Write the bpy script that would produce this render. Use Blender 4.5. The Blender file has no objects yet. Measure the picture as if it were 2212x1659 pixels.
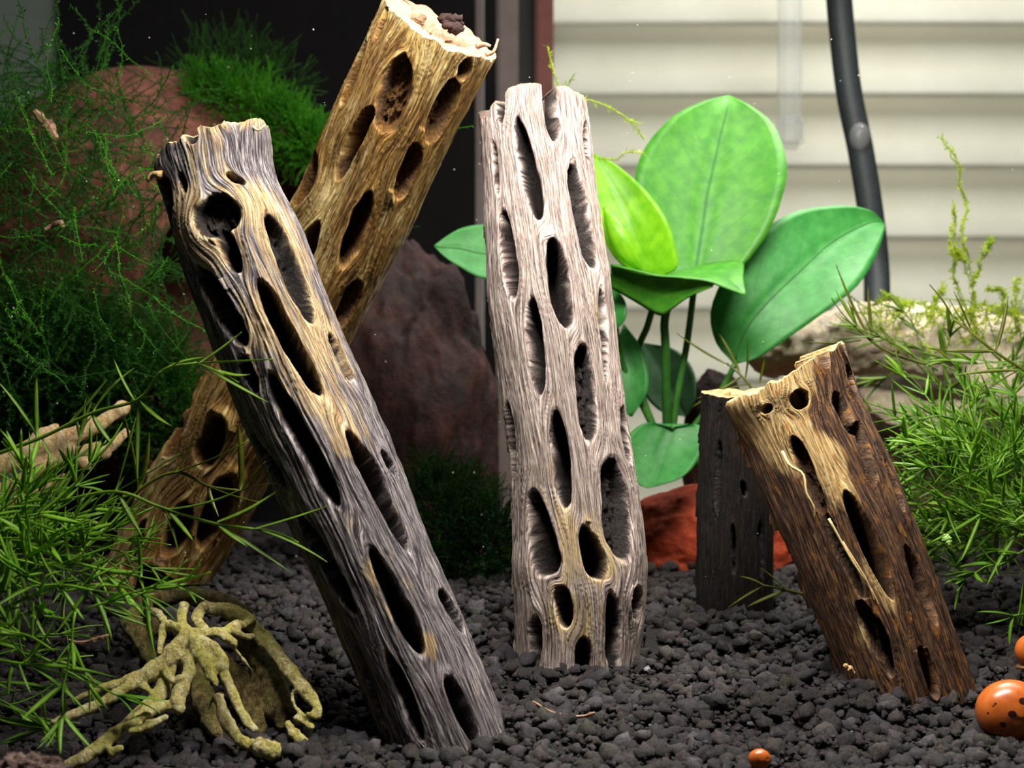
import bpy, bmesh, math, random
import numpy as np
from mathutils import Vector, Matrix

random.seed(7); np.random.seed(7)
scene = bpy.context.scene
COL = scene.collection
scene.unit_settings.scale_length = 0.01          # one unit is one centimetre

# ------------------------------------------------------------------ camera
F = 3072.2                                        # focal length in pixels of the 2212 wide frame
CAMZ = 6.5
cam = bpy.data.cameras.new('camera'); camo = bpy.data.objects.new('camera', cam); COL.objects.link(camo)
camo.location = (0, 0, CAMZ); camo.rotation_euler = (math.pi/2, 0, 0)
cam.sensor_width = 36; cam.lens = 50; cam.clip_start = 0.5; cam.clip_end = 500
cam.dof.use_dof = True; cam.dof.focus_distance = 27.8; cam.dof.aperture_fstop = 0.30
scene.camera = camo

# ------------------------------------------------------------------ light and exposure
vs = scene.view_settings
vs.view_transform = 'Standard'; vs.look = 'None'; vs.gamma = 1.0; vs.exposure = 0.0; vs.use_curve_mapping = False
scene.cycles.adaptive_threshold = 0.06; scene.cycles.transparent_max_bounces = 8; scene.cycles.max_bounces = 5; scene.cycles.diffuse_bounces = 2; scene.cycles.glossy_bounces = 2; scene.cycles.transmission_bounces = 4
world = bpy.data.worlds.new('room_ambience'); scene.world = world; world.use_nodes = True
world.node_tree.nodes['Background'].inputs[0].default_value = (0.62, 0.68, 0.75, 1)
world.node_tree.nodes['Background'].inputs[1].default_value = 0.03

def area_light(name, loc, target, sx, sy, power, col):
    l = bpy.data.lights.new(name, 'AREA'); l.shape = 'RECTANGLE'; l.size = sx; l.size_y = sy
    l.energy = power; l.color = col
    o = bpy.data.objects.new(name, l); COL.objects.link(o); o.location = loc
    o.rotation_euler = (Vector(target) - Vector(loc)).to_track_quat('-Z', 'Y').to_euler()
    return o
area_light('tank_lamp', (2.6, 23.0, 19.5), (2.2, 29.5, 2.0), 13, 3, 9000, (1.0, 0.965, 0.90))
area_light('room_lamp', (16, 50, 52), (16, 72, 8), 30, 34, 26000, (1.0, 0.98, 0.94))
area_light('rear_fill_lamp', (9.5, 37.5, 20.5), (9.0, 39.0, 2.0), 9, 3, 2500, (1.0, 0.97, 0.90))  # added fill lamp, brightens driftwood and leaves at the right rear
area_light('window_daylight', (18, 96, 18), (18, 70, 16), 60, 60, 42000, (1.0, 0.99, 0.95))

# ------------------------------------------------------------------ helpers
def at(px, py, d):
    return Vector(((px - 1106.0) / F * d, d, CAMZ - (py - 829.5) / F * d))
def lin(c):
    c = c / 255.0
    return c / 12.92 if c <= 0.04045 else ((c + 0.055) / 1.055) ** 2.4
def rgb(r, g, b): return (lin(r), lin(g), lin(b), 1.0)

def _hash(xi, yi, zi, seed):
    h = (xi.astype(np.int64) * 374761393 + yi.astype(np.int64) * 668265263 + zi.astype(np.int64) * 2147483647 + seed * 974634777) & 0xffffffff
    h = ((h ^ (h >> 13)) * 1274126177) & 0xffffffff
    h = ((h ^ (h >> 16)) * 2246822519) & 0xffffffff
    return ((h ^ (h >> 15)) & 0xffffff) / float(0xffffff)
def vnoise(x, y, seed=0, z=None):
    x = np.asarray(x, float); y = np.asarray(y, float)
    x0 = np.floor(x); y0 = np.floor(y); fx = x - x0; fy = y - y0
    fx = fx*fx*(3-2*fx); fy = fy*fy*(3-2*fy)
    if z is None:
        zz = np.zeros_like(x0)
        a = _hash(x0, y0, zz, seed); b = _hash(x0+1, y0, zz, seed); c = _hash(x0, y0+1, zz, seed); d = _hash(x0+1, y0+1, zz, seed)
        return (a*(1-fx)+b*fx)*(1-fy) + (c*(1-fx)+d*fx)*fy
    z = np.asarray(z, float); z0 = np.floor(z); fz = z - z0; fz = fz*fz*(3-2*fz)
    r = 0
    for k, wz in ((0, 1-fz), (1, fz)):
        zz = z0 + k
        a = _hash(x0, y0, zz, seed); b = _hash(x0+1, y0, zz, seed); c = _hash(x0, y0+1, zz, seed); d = _hash(x0+1, y0+1, zz, seed)
        r = r + wz*((a*(1-fx)+b*fx)*(1-fy) + (c*(1-fx)+d*fx)*fy)
    return r
def fbm(x, y, seed=0, octv=4, z=None):
    s = 0; a = 0.5; f = 1.0; t = 0
    for k in range(octv):
        s = s + a*vnoise(np.asarray(x)*f, np.asarray(y)*f, seed+k*17, None if z is None else np.asarray(z)*f); t += a; a *= 0.5; f *= 2.03
    return s/t
def sstep(a, b, x):
    t = np.clip((x-a)/(b-a), 0, 1); return t*t*(3-2*t)

def mesh_from(name, verts, faces, mat, parent=None, smooth=True, attrs=None):
    me = bpy.data.meshes.new(name)
    verts = np.asarray(verts, np.float32).reshape(-1, 3)
    if isinstance(faces, np.ndarray):
        n, k = faces.shape
        me.vertices.add(len(verts)); me.vertices.foreach_set('co', verts.ravel())
        me.loops.add(n*k); me.loops.foreach_set('vertex_index', faces.astype(np.int32).ravel())
        me.polygons.add(n); me.polygons.foreach_set('loop_start', np.arange(0, n*k, k, dtype=np.int32))
        me.update(calc_edges=True)
    else:
        me.from_pydata([tuple(map(float, v)) for v in verts], [], faces)
    if attrs:
        for an, (ty, data) in attrs.items():
            A = me.attributes.new(an, ty, 'POINT')
            A.data.foreach_set('vector' if ty == 'FLOAT_VECTOR' else 'value', np.asarray(data, np.float32).ravel())
    if smooth: me.polygons.foreach_set('use_smooth', np.ones(len(me.polygons), bool))
    if mat: me.materials.append(mat)
    me.validate(); me.update()
    o = bpy.data.objects.new(name, me); COL.objects.link(o)
    if parent: o.parent = parent
    return o
def tag(o, label=None, cat=None, group=None, kind=None):
    if label: o['label'] = label
    if cat: o['category'] = cat
    if group: o['group'] = group
    if kind: o['kind'] = kind
    return o
def empty(name, loc):
    o = bpy.data.objects.new(name, None); COL.objects.link(o); o.location = loc; o.empty_display_size = 0.3
    return o
def rebase(o, base):
    """move the object's origin to base while the mesh stays where it is"""
    o.data.transform(Matrix.Translation(-Vector(base))); o.location = base
    return o

class NT:
    """small node tree helper"""
    def __init__(s, name):
        s.m = bpy.data.materials.new(name); s.m.use_nodes = True; s.t = s.m.node_tree
        s.bs = s.t.nodes['Principled BSDF']; s.out = s.t.nodes['Material Output']
    def n(s, ty, **kw):
        nd = s.t.nodes.new(ty)
        for k, v in kw.items():
            if k.startswith('i_'): nd.inputs[k[2:]].default_value = v
            else: setattr(nd, k, v)
        return nd
    def l(s, a, b): s.t.links.new(a, b)
    def attr(s, name): return s.n('ShaderNodeAttribute', attribute_name=name)
    def mapping(s, vec, scale):
        m = s.n('ShaderNodeMapping'); m.inputs['Scale'].default_value = scale; s.l(vec, m.inputs['Vector']); return m.outputs[0]
    def noise(s, vec, scale=1.0, detail=5, rough=0.6, dist=0.0):
        n = s.n('ShaderNodeTexNoise'); n.inputs['Scale'].default_value = scale; n.inputs['Detail'].default_value = detail
        n.inputs['Roughness'].default_value = rough; n.inputs['Distortion'].default_value = dist
        if vec is not None: s.l(vec, n.inputs['Vector'])
        return n.outputs['Fac']
    def ramp(s, fac, stops):
        r = s.n('ShaderNodeValToRGB'); el = r.color_ramp.elements
        while len(el) < len(stops): el.new(0.5)
        for e, (p, c) in zip(el, stops): e.position = p; e.color = c
        s.l(fac, r.inputs[0]); return r.outputs[0]
    def mix(s, fac, a, b, blend='MIX'):
        m = s.n('ShaderNodeMix', data_type='RGBA', blend_type=blend)
        for sock, v in ((m.inputs[0], fac), (m.inputs[6], a), (m.inputs[7], b)):
            if hasattr(v, 'links'): s.l(v, sock)
            else: sock.default_value = v
        return m.outputs[2]
    def math(s, op, a, b=0.0, clamp=False):
        m = s.n('ShaderNodeMath', operation=op, use_clamp=clamp)
        for sock, v in ((m.inputs[0], a), (m.inputs[1], b)):
            if hasattr(v, 'links'): s.l(v, sock)
            else: sock.default_value = v
        return m.outputs[0]
    def bump(s, h, strength=0.5, dist=0.05, prev=None):
        b = s.n('ShaderNodeBump'); b.inputs['Strength'].default_value = strength; b.inputs['Distance'].default_value = dist
        s.l(h, b.inputs['Height'])
        if prev is not None: s.l(prev, b.inputs['Normal'])
        return b.outputs[0]
    def fin(s, col=None, rough=0.6, spec=0.4, nrm=None):
        if col is not None:
            if hasattr(col, 'links'): s.l(col, s.bs.inputs['Base Color'])
            else: s.bs.inputs['Base Color'].default_value = col
        if hasattr(rough, 'links'): s.l(rough, s.bs.inputs['Roughness'])
        else: s.bs.inputs['Roughness'].default_value = rough
        s.bs.inputs['Specular IOR Level'].default_value = spec
        if nrm is not None: s.l(nrm, s.bs.inputs['Normal'])
        return s.m

def flat_mat(name, c, rough=0.6, spec=0.4, var=0.25, scale=2.0, bump=0.3, bdist=0.05):
    t = NT(name); tc = t.n('ShaderNodeTexCoord').outputs['Object']
    n = t.noise(tc, scale, 6, 0.6)
    dark = tuple(x*(1-var) for x in c[:3]) + (1,); lite = tuple(min(1, x*(1+var)) for x in c[:3]) + (1,)
    col = t.ramp(n, [(0.3, dark), (0.7, lite)])
    return t.fin(col, rough, spec, t.bump(n, bump, bdist))

def wood_mat(name, grey, tan, pith_shade, fib=(36, 1.6, 1), rough=0.55, speck=None):
    """weathered cactus wood: fibres follow the stored grain direction; grey / tan are (dark, mid, light)"""
    t = NT(name)
    f = t.attr('grain').outputs['Vector']; tanv = t.attr('tan').outputs['Fac']; pit = t.attr('pith_shade').outputs['Fac']
    n1 = t.noise(t.mapping(f, fib), 1, 6, 0.66, 0.15)
    n2 = t.noise(t.mapping(f, (fib[0]*2.6, fib[1]*2.2, 1)), 1, 5, 0.7)
    obj = t.n('ShaderNodeTexCoord').outputs['Object']
    n3 = t.noise(obj, 1.1, 4, 0.6); n4 = t.noise(obj, 14, 6, 0.7)
    nn = t.math('ADD', t.math('MULTIPLY', n1, 0.62), t.math('MULTIPLY', n2, 0.38))
    g = t.ramp(nn, [(0.40, grey[0]), (0.495, grey[1]), (0.575, grey[2])])
    w = t.ramp(nn, [(0.39, tan[0]), (0.48, tan[1]), (0.575, tan[2])])
    k = t.math('ADD', tanv, t.math('MULTIPLY', t.math('SUBTRACT', n3, 0.5), 0.9))
    k = t.math('ADD', k, t.math('MULTIPLY', t.math('SUBTRACT', t.noise(t.mapping(f, (fib[0]*0.28, fib[1]*0.4, 1)), 1, 4, 0.6), 0.5), 1.8))
    kk = t.ramp(k, [(0.35, (0, 0, 0, 1)), (0.68, (1, 1, 1, 1))])
    col = t.mix(kk, g, w)
    if speck:
        sp = t.noise(t.mapping(f, (9, 2.6, 1)), 1, 3, 0.5)
        col = t.mix(t.ramp(sp, [(0.56, (0, 0, 0, 1)), (0.66, (0.75, 0.75, 0.75, 1))]), col, speck)
    ck = t.noise(t.mapping(f, (fib[0]*0.5, 0.55, 1)), 1, 3, 0.55, 0.1)
    ck = t.ramp(t.math('ABSOLUTE', t.math('SUBTRACT', ck, 0.5)), [(0.0, (1, 1, 1, 1)), (0.014, (0, 0, 0, 1))])
    ck = t.math('MULTIPLY', ck, t.ramp(t.noise(obj, 2.2, 3, 0.5), [(0.42, (0, 0, 0, 1)), (0.58, (1, 1, 1, 1))]))
    col = t.mix(t.math('MULTIPLY', ck, 0.85), col, tuple(x*0.35 for x in grey[0][:3])+(1,))
    p = t.ramp(n4, [(0.35, pith_shade[0]), (0.65, pith_shade[1])])
    col = t.mix(pit, col, p)  # slots take a darker pith tone, with recess shade put into it
    ip = t.math('SUBTRACT', 1.0, pit)
    h = t.math('ADD', t.math('MULTIPLY', ip, t.math('SUBTRACT', nn, t.math('MULTIPLY', ck, 0.25))), t.math('MULTIPLY', t.math('MULTIPLY', n4, pit), 1.2))
    b = t.bump(h, 0.9, 0.11)
    return t.fin(col, t.ramp(n2, [(0.3, (rough+0.15,)*3+(1,)), (0.75, (rough-0.15,)*3+(1,))]), 0.38, b)

def leaf_mat(name, c, c2, trans=0.35, rough=0.35, vein=None, spec=0.5, nscale=3.0):
    t = NT(name); obj = t.n('ShaderNodeTexCoord').outputs['Object']
    n = t.noise(obj, nscale, 4, 0.55)
    col = t.ramp(n, [(0.35, c), (0.65, c2)])
    nrm = None
    if vein:
        st = t.attr('leafuv').outputs['Vector']; sp = t.n('ShaderNodeSeparateXYZ'); t.l(st, sp.inputs[0])
        ab = t.math('ABSOLUTE', sp.outputs[1])
        q = t.math('SUBTRACT', sp.outputs[0], t.math('MULTIPLY', ab, 0.28))
        wv = t.math('ABSOLUTE', t.math('SINE', t.math('MULTIPLY', q, 34.0)))
        lines = t.ramp(wv, [(0.0, (1, 1, 1, 1)), (0.25, (0, 0, 0, 1))])
        mid = t.ramp(ab, [(0.0, (1, 1, 1, 1)), (0.035, (0, 0, 0, 1))])
        col = t.mix(t.math('MULTIPLY', lines, 0.32), col, vein)
        col = t.mix(t.math('MULTIPLY', mid, 0.5), col, vein)
        fine = t.noise(t.mapping(obj, (1, 1, 1)), 26, 4, 0.7)
        dirt = t.ramp(fine, [(0.68, (0, 0, 0, 1)), (0.76, (0.5, 0.5, 0.5, 1))])
        col = t.mix(dirt, col, rgb(40, 70, 20))
        nrm = t.bump(t.math('SUBTRACT', fine, t.math('MULTIPLY', t.math('ADD', lines, mid), 0.35)), 0.22, 0.03)
    t.fin(col, rough, spec, nrm)
    tr = t.n('ShaderNodeBsdfTranslucent'); t.l(col, tr.inputs[0])
    mx = t.n('ShaderNodeMixShader'); mx.inputs[0].default_value = trans
    t.l(t.bs.outputs[0], mx.inputs[1]); t.l(tr.outputs[0], mx.inputs[2]); t.l(mx.outputs[0], t.out.inputs[0])
    return t.m

def tube_arrays(pts, rad, seg=8, jitter=0.0, seed=0, flat=1.0):
    """closed tube along a polyline of Vectors with a radius each"""
    pts = [Vector(p) for p in pts]; n = len(pts)
    V = []; Fc = []
    up = Vector((0.13, -0.9, 0.35)).normalized()
    for i, p in enumerate(pts):
        T = (pts[min(i+1, n-1)] - pts[max(i-1, 0)]).normalized()
        A = up - T*up.dot(T)
        if A.length < 1e-4: A = Vector((1, 0, 0)) - T*T.x
        A.normalize(); B = T.cross(A)
        for k in range(seg):
            a = 2*math.pi*k/seg
            r = rad[i]*(1 + (jitter*(random.random()-0.5) if jitter else 0))
            V.append(p + (A*math.cos(a)*flat + B*math.sin(a))*r)
    for i in range(n-1):
        for k in range(seg):
            k2 = (k+1) % seg
            Fc.append((i*seg+k, i*seg+k2, (i+1)*seg+k2, (i+1)*seg+k))
    V.append(pts[0]); V.append(pts[-1]); c0 = len(V)-2; c1 = len(V)-1
    for k in range(seg):
        k2 = (k+1) % seg
        Fc.append((c0, k2, k)); Fc.append((c1, (n-1)*seg+k, (n-1)*seg+k2))
    return V, Fc
def spline(pts, n):
    """Catmull-Rom through tuples of any length"""
    P = np.array(pts, float); m = len(P)
    if m == 2: 
        t = np.linspace(0, 1, n)[:, None]; return P[0]*(1-t)+P[1]*t
    Q = np.vstack([2*P[0]-P[1], P, 2*P[-1]-P[-2]])
    out = []
    for u in np.linspace(0, m-1, n):
        i = min(int(u), m-2); f = u-i; a, b, c, d = Q[i], Q[i+1], Q[i+2], Q[i+3]
        out.append(0.5*((2*b)+(-a+c)*f+(2*a-5*b+4*c-d)*f*f+(-a+3*b-3*c+d)*f**3))
    return np.array(out)
def px_path(pts, n):
    """pixel path (px, py, depth) -> smooth list of world points"""
    return [at(*p[:3]) for p in spline(pts, n)]

# ------------------------------------------------------------------ the setting: gravel bed, back pane, wall, blind
GY = np.array([12, 18, 24, 26, 28, 30, 34, 40, 46, 56.]); GZ = np.array([-0.6, -0.35, 0.0, 0.1, 0.5, 0.98, 1.4, 1.55, 1.6, 1.6])
def ground(x, y):
    x = np.asarray(x, float); y = np.asarray(y, float)
    z = np.interp(y, GY, GZ) + 0.28*(fbm(x*0.55+3, y*0.55, 5, 3)-0.5)
    z = z + 0.22*np.exp(-((x-1.0)**2+(y-28.2)**2)/3.0)
    z = z + 0.30*np.exp(-((x-4.6)**2/3+(y-31.0)**2/1.5))
    z = z + 0.38*np.exp(-((x-6.6)**2/4+(y-27.2)**2/1.6)) + 0.42*np.exp(-((x-0.35)**2/1.2+(y-25.9)**2/0.9))
    return z
def gz(x, y): return float(ground(x, y))

m_soil = flat_mat('dark_soil', rgb(30, 25, 25), 0.8, 0.3, 0.4, 6, 0.8, 0.1)
xs = np.linspace(-26, 26, 260); ys = np.linspace(13, 51, 220)
X, Y = np.meshgrid(xs, ys); Z = ground(X, Y) - 0.10 + 0.08*(fbm(X*3, Y*3, 9, 2)-0.5)
idx = np.arange(X.size).reshape(X.shape)
fc = np.stack([idx[:-1, :-1], idx[:-1, 1:], idx[1:, 1:], idx[1:, :-1]], -1).reshape(-1, 4)
floor = mesh_from('floor', np.stack([X, Y, Z], -1).reshape(-1, 3), fc, m_soil)
tag(floor, 'bed of dark volcanic gravel on the tank bottom', kind='structure')

def gravel_mat(name, use_attr):
    t = NT(name); obj = t.n('ShaderNodeTexCoord').outputs['Object']
    v = t.attr('tone').outputs['Fac'] if use_attr else t.n('ShaderNodeObjectInfo').outputs['Random']
    base = t.ramp(v, [(0.0, rgb(26, 22, 23)), (0.3, rgb(42, 37, 39)), (0.5, rgb(50, 39, 35)), (0.68, rgb(56, 53, 60)),
                      (0.84, rgb(70, 60, 58)), (0.92, rgb(46, 44, 26)), (0.975, rgb(86, 80, 86)), (0.992, rgb(165, 170, 175) if use_attr else rgb(84, 80, 84))])
    n = t.noise(obj if use_attr else t.mapping(obj, (0.12, 0.12, 0.12)), 13, 6, 0.78)
    col = t.mix(1.0, base, t.ramp(n, [(0.36, (0.18, 0.16, 0.16, 1)), (0.62, (1.25, 1.2, 1.2, 1))]), 'MULTIPLY')
    return t.fin(col, t.ramp(n, [(0.4, (0.75,)*3+(1,)), (0.65, (0.38,)*3+(1,))]), 0.5, t.bump(n, 1.0, 0.06))
m_gr = gravel_mat('gravel_grain', False); m_gra = gravel_mat('gravel_mass', True)

def ico(sub):
    bm = bmesh.new(); bmesh.ops.create_icosphere(bm, subdivisions=sub, radius=1.0)
    v = np.array([x.co[:] for x in bm.verts]); f = np.array([[y.index for y in x.verts] for x in bm.faces]); bm.free(); return v, f
IV, IF = ico(2)          # 42 verts, 80 faces
def pebble_shape(k):
    s = np.array([1, 0.85+0.3*random.random(), 0.65+0.25*random.random()])
    n = vnoise(IV[:, 0]*1.5+k*7, IV[:, 1]*1.5, 3, IV[:, 2]*1.5) ; n2 = vnoise(IV[:, 0]*4.5+k*5, IV[:, 1]*4.5, 4, IV[:, 2]*4.5)
    jit = 1+0.5*(np.random.rand(len(IV))-0.5)
    return IV*jit[:, None]*(0.45+0.62*n+0.62*n2)[:, None]*s
PEB = [pebble_shape(k) for k in range(12)]
# scatter
grains = []
def scatter(n, x0, x1, y0, y1, smin, smax, lift):
    for _ in range(n):
        y = y0 + (y1-y0)*random.random(); w = 0.40*y+1.5
        x = max(x0, -w) + (min(x1, w)-max(x0, -w))*random.random()
        s = smin*(smax/smin)**(random.random()**1.5)
        grains.append((x, y, gz(x, y) + s*lift*(random.random()-0.35), s))
scatter(6500, -12, 12, 19.5, 29, 0.06, 0.19, 1.0)
scatter(5000, -12, 12, 21, 29, 0.03, 0.06, 2.5)
scatter(3600, -14, 14, 29, 37, 0.07, 0.19, 0.9)
scatter(1100, -18, 18, 37, 48, 0.10, 0.22, 0.8)
scatter(90, -9, 10, 24, 33, 0.17, 0.26, 0.7)
def in_frame(g):
    px = 1106 + g[0]/g[1]*F; py = 829.5 - (g[2]-CAMZ)/g[1]*F
    return 0 <= px <= 2212 and py < 1659 and not (px < 780 and py < 1290)
order = sorted(range(len(grains)), key=lambda i: -(grains[i][3]/grains[i][1]*(1 if in_frame(grains[i]) else 0)))
big = set(order[:300])
pmesh = []
for k in range(12):
    o = mesh_from('pebble', PEB[k], IF, m_gr, smooth=False); pmesh.append(o.data); bpy.data.objects.remove(o)
vv = []; ff = []; tt = []; off = 0
for i, (x, y, z, s) in enumerate(grains):
    R = Matrix.Rotation(random.random()*6.28, 3, 'Z') @ Matrix.Rotation(random.random()*1.2, 3, 'X')
    k = random.randrange(12)
    if i in big:
        o = bpy.data.objects.new('pebble', pmesh[k]); COL.objects.link(o); o.parent = floor
        o.location = (x, y, z); o.rotation_euler = R.to_euler(); o.scale = (s, s, s)
    else:
        vv.append(PEB[k] @ np.array(R).T * s + (x, y, z)); ff.append(IF+off); off += len(IV); tt.append(np.full(len(IV), random.random()*(1.0 if s < 0.07 else 0.97)))
o = mesh_from('gravel_mass', np.vstack(vv), np.vstack(ff), m_gra, floor, False, {'tone': ('FLOAT', np.concatenate(tt))}); tag(o, kind='stuff')

# walls behind the tank
def slab(name, x0, x1, y0, y1, z0, z1, mat, parent=None, bev=0.0):
    bm = bmesh.new(); bmesh.ops.create_cube(bm, size=1)
    for v in bm.verts: v.co = Vector(((x0+x1)/2+v.co.x*(x1-x0), (y0+y1)/2+v.co.y*(y1-y0), (z0+z1)/2+v.co.z*(z1-z0)))
    if bev: bmesh.ops.bevel(bm, geom=bm.edges[:], offset=bev, segments=2, affect='EDGES')
    me = bpy.data.meshes.new(name); bm.to_mesh(me); bm.free(); me.materials.append(mat)
    o = bpy.data.objects.new(name, me); COL.objects.link(o)
    if parent: o.parent = parent
    return o
def xat(px, d): return (px-1106)/F*d
m_black = flat_mat('black_cloth', rgb(19, 16, 18), 0.9, 0.1, 0.3, 0.6, 0.2, 0.1)
m_grey = flat_mat('grey_green_wall', rgb(120, 128, 118), 0.9, 0.2, 0.1, 0.3)
m_maroon = flat_mat('maroon_wood', rgb(120, 62, 54), 0.5, 0.4, 0.2, 1.2)
m_mauve = flat_mat('mauve_grey_wood', rgb(118, 98, 96), 0.5, 0.4, 0.15, 1.0)
m_darkgap = flat_mat('dark_gap', rgb(38, 28, 28), 0.5, 0.4, 0.2, 1.0)
tag(slab('wall_back', xat(126, 75), xat(1150, 75), 75, 75.8, -10, 52, m_black), kind='structure')
tag(slab('wall_left', -70, xat(126, 75), 75.3, 76, -10, 52, m_grey), kind='structure')
tag(slab('trim_1', xat(1156, 62), xat(1196, 62), 62, 66.5, -10, 45, m_maroon, bev=0.12), kind='structure')
tag(slab('trim_2', xat(1072, 62), xat(1120, 62), 62.3, 65.5, -10, 45, m_mauve, bev=0.12), kind='structure')
tag(slab('gap_filler', xat(1120, 62.5), xat(1156, 62.5), 63, 66, -10, 45, m_darkgap), kind='structure')  # dark slab added to stand for the dark gap between the trims
tag(slab('trim_4', xat(1026, 62), xat(1042, 62), 63, 65.5, -10, 45, m_mauve, bev=0.05), kind='structure')

t = NT('blind_white'); obj = t.n('ShaderNodeTexCoord').outputs['Object']
t.fin(t.ramp(t.noise(obj, 0.5, 4), [(0.3, rgb(226, 221, 208)), (0.7, rgb(236, 232, 221))]), 0.55, 0.4)
tr = t.n('ShaderNodeBsdfTranslucent'); tr.inputs[0].default_value = rgb(236, 232, 220)
mx = t.n('ShaderNodeMixShader'); mx.inputs[0].default_value = 0.35
t.l(t.bs.outputs[0], mx.inputs[1]); t.l(tr.outputs[0], mx.inputs[2]); t.l(mx.outputs[0], t.out.inputs[0]); m_blind = t.m
BD = 72.0
blind = empty('window_blind', (xat(1700, BD), BD, at(0, 1300, BD).z)); tag(blind, 'closed white horizontal slat blind covering the window behind the tank', 'blind')
pitch = 155.0/F*BD
prof = []
for k in range(11):
    u = k/10.0                                     # 0 top edge (against window) .. 1 bottom edge (towards the room)
    h = 4.55; tilt = math.radians(13); bow = -0.36*math.sin(math.pi*u)
    prof.append((-math.sin(tilt)*h*u - bow*0.95, h*(1-u)*math.cos(tilt) + bow*0.25))
x0, x1 = xat(1190, BD), xat(2420, BD)
V = []; Fc = []
for (y, z) in prof: V += [(x0-blind.location.x, y, z), (x1-blind.location.x, y, z)]
for (y, z) in prof[::-1]: V += [(x0-blind.location.x, y+0.12, z+0.02), (x1-blind.location.x, y+0.12, z+0.02)]
nP = len(V)//2
for k in range(nP):
    k2 = (k+1) % nP; Fc.append((2*k, 2*k+1, 2*k2+1, 2*k2))
Fc.append(tuple(range(0, 2*nP, 2))[::-1]); Fc.append(tuple(range(1, 2*nP, 2)))
slat0 = None
for i in range(-1, 8):
    zb = at(0, 52+155.4*i, BD-1.3).z
    if slat0 is None:
        o = slat0 = mesh_from('slat', V, Fc, m_blind, blind, True)
    else:
        o = slat0.copy(); COL.objects.link(o); o.parent = blind
    o.location = (0, 0, zb-blind.location.z)
# clear tilt wand of the blind
t = NT('clear_plastic'); t.fin((0.95, 0.95, 0.97, 1), 0.15, 0.5)
tp = t.n('ShaderNodeBsdfTransparent'); mx = t.n('ShaderNodeMixShader'); lw = t.n('ShaderNodeLayerWeight'); lw.inputs[0].default_value = 0.35
t.l(t.math('ADD', t.math('MULTIPLY', lw.outputs[1], 0.55), 0.16), mx.inputs[0]); t.l(tp.outputs[0], mx.inputs[1]); t.l(t.bs.outputs[0], mx.inputs[2]); t.l(mx.outputs[0], t.out.inputs[0])
m_clear = t.m
t = NT('pane_glass'); tp = t.n('ShaderNodeBsdfTransparent'); tp.inputs[0].default_value = (0.96, 0.98, 0.965, 1)
gl = t.n('ShaderNodeBsdfDiffuse'); gl.inputs[0].default_value = (0.5, 0.52, 0.5, 1)      # thin film of algae dust on the pane
mx = t.n('ShaderNodeMixShader'); mx.inputs[0].default_value = 0.004; t.l(tp.outputs[0], mx.inputs[1]); t.l(gl.outputs[0], mx.inputs[2]); t.l(mx.outputs[0], t.out.inputs[0])
m_glass = t.m
WD = 68.0
wand = empty('blind_tilt_wand', at(1706, 312, WD)); tag(wand, 'clear plastic tilt wand hanging in front of the white blind', 'wand')
rod = slab('rod', -0.52, 0.52, -0.5, 0.5, 0.0, 14, m_clear, wand, 0.2)
tipw = slab('end_cap', -0.62, 0.62, -0.6, 0.6, -0.2, 1.3, m_clear, wand, 0.25)
tag(slab('window_1', -26, 26, 51, 51.5, 0.2, 40, m_glass), 'clear back pane of the aquarium', kind='structure')

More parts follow.
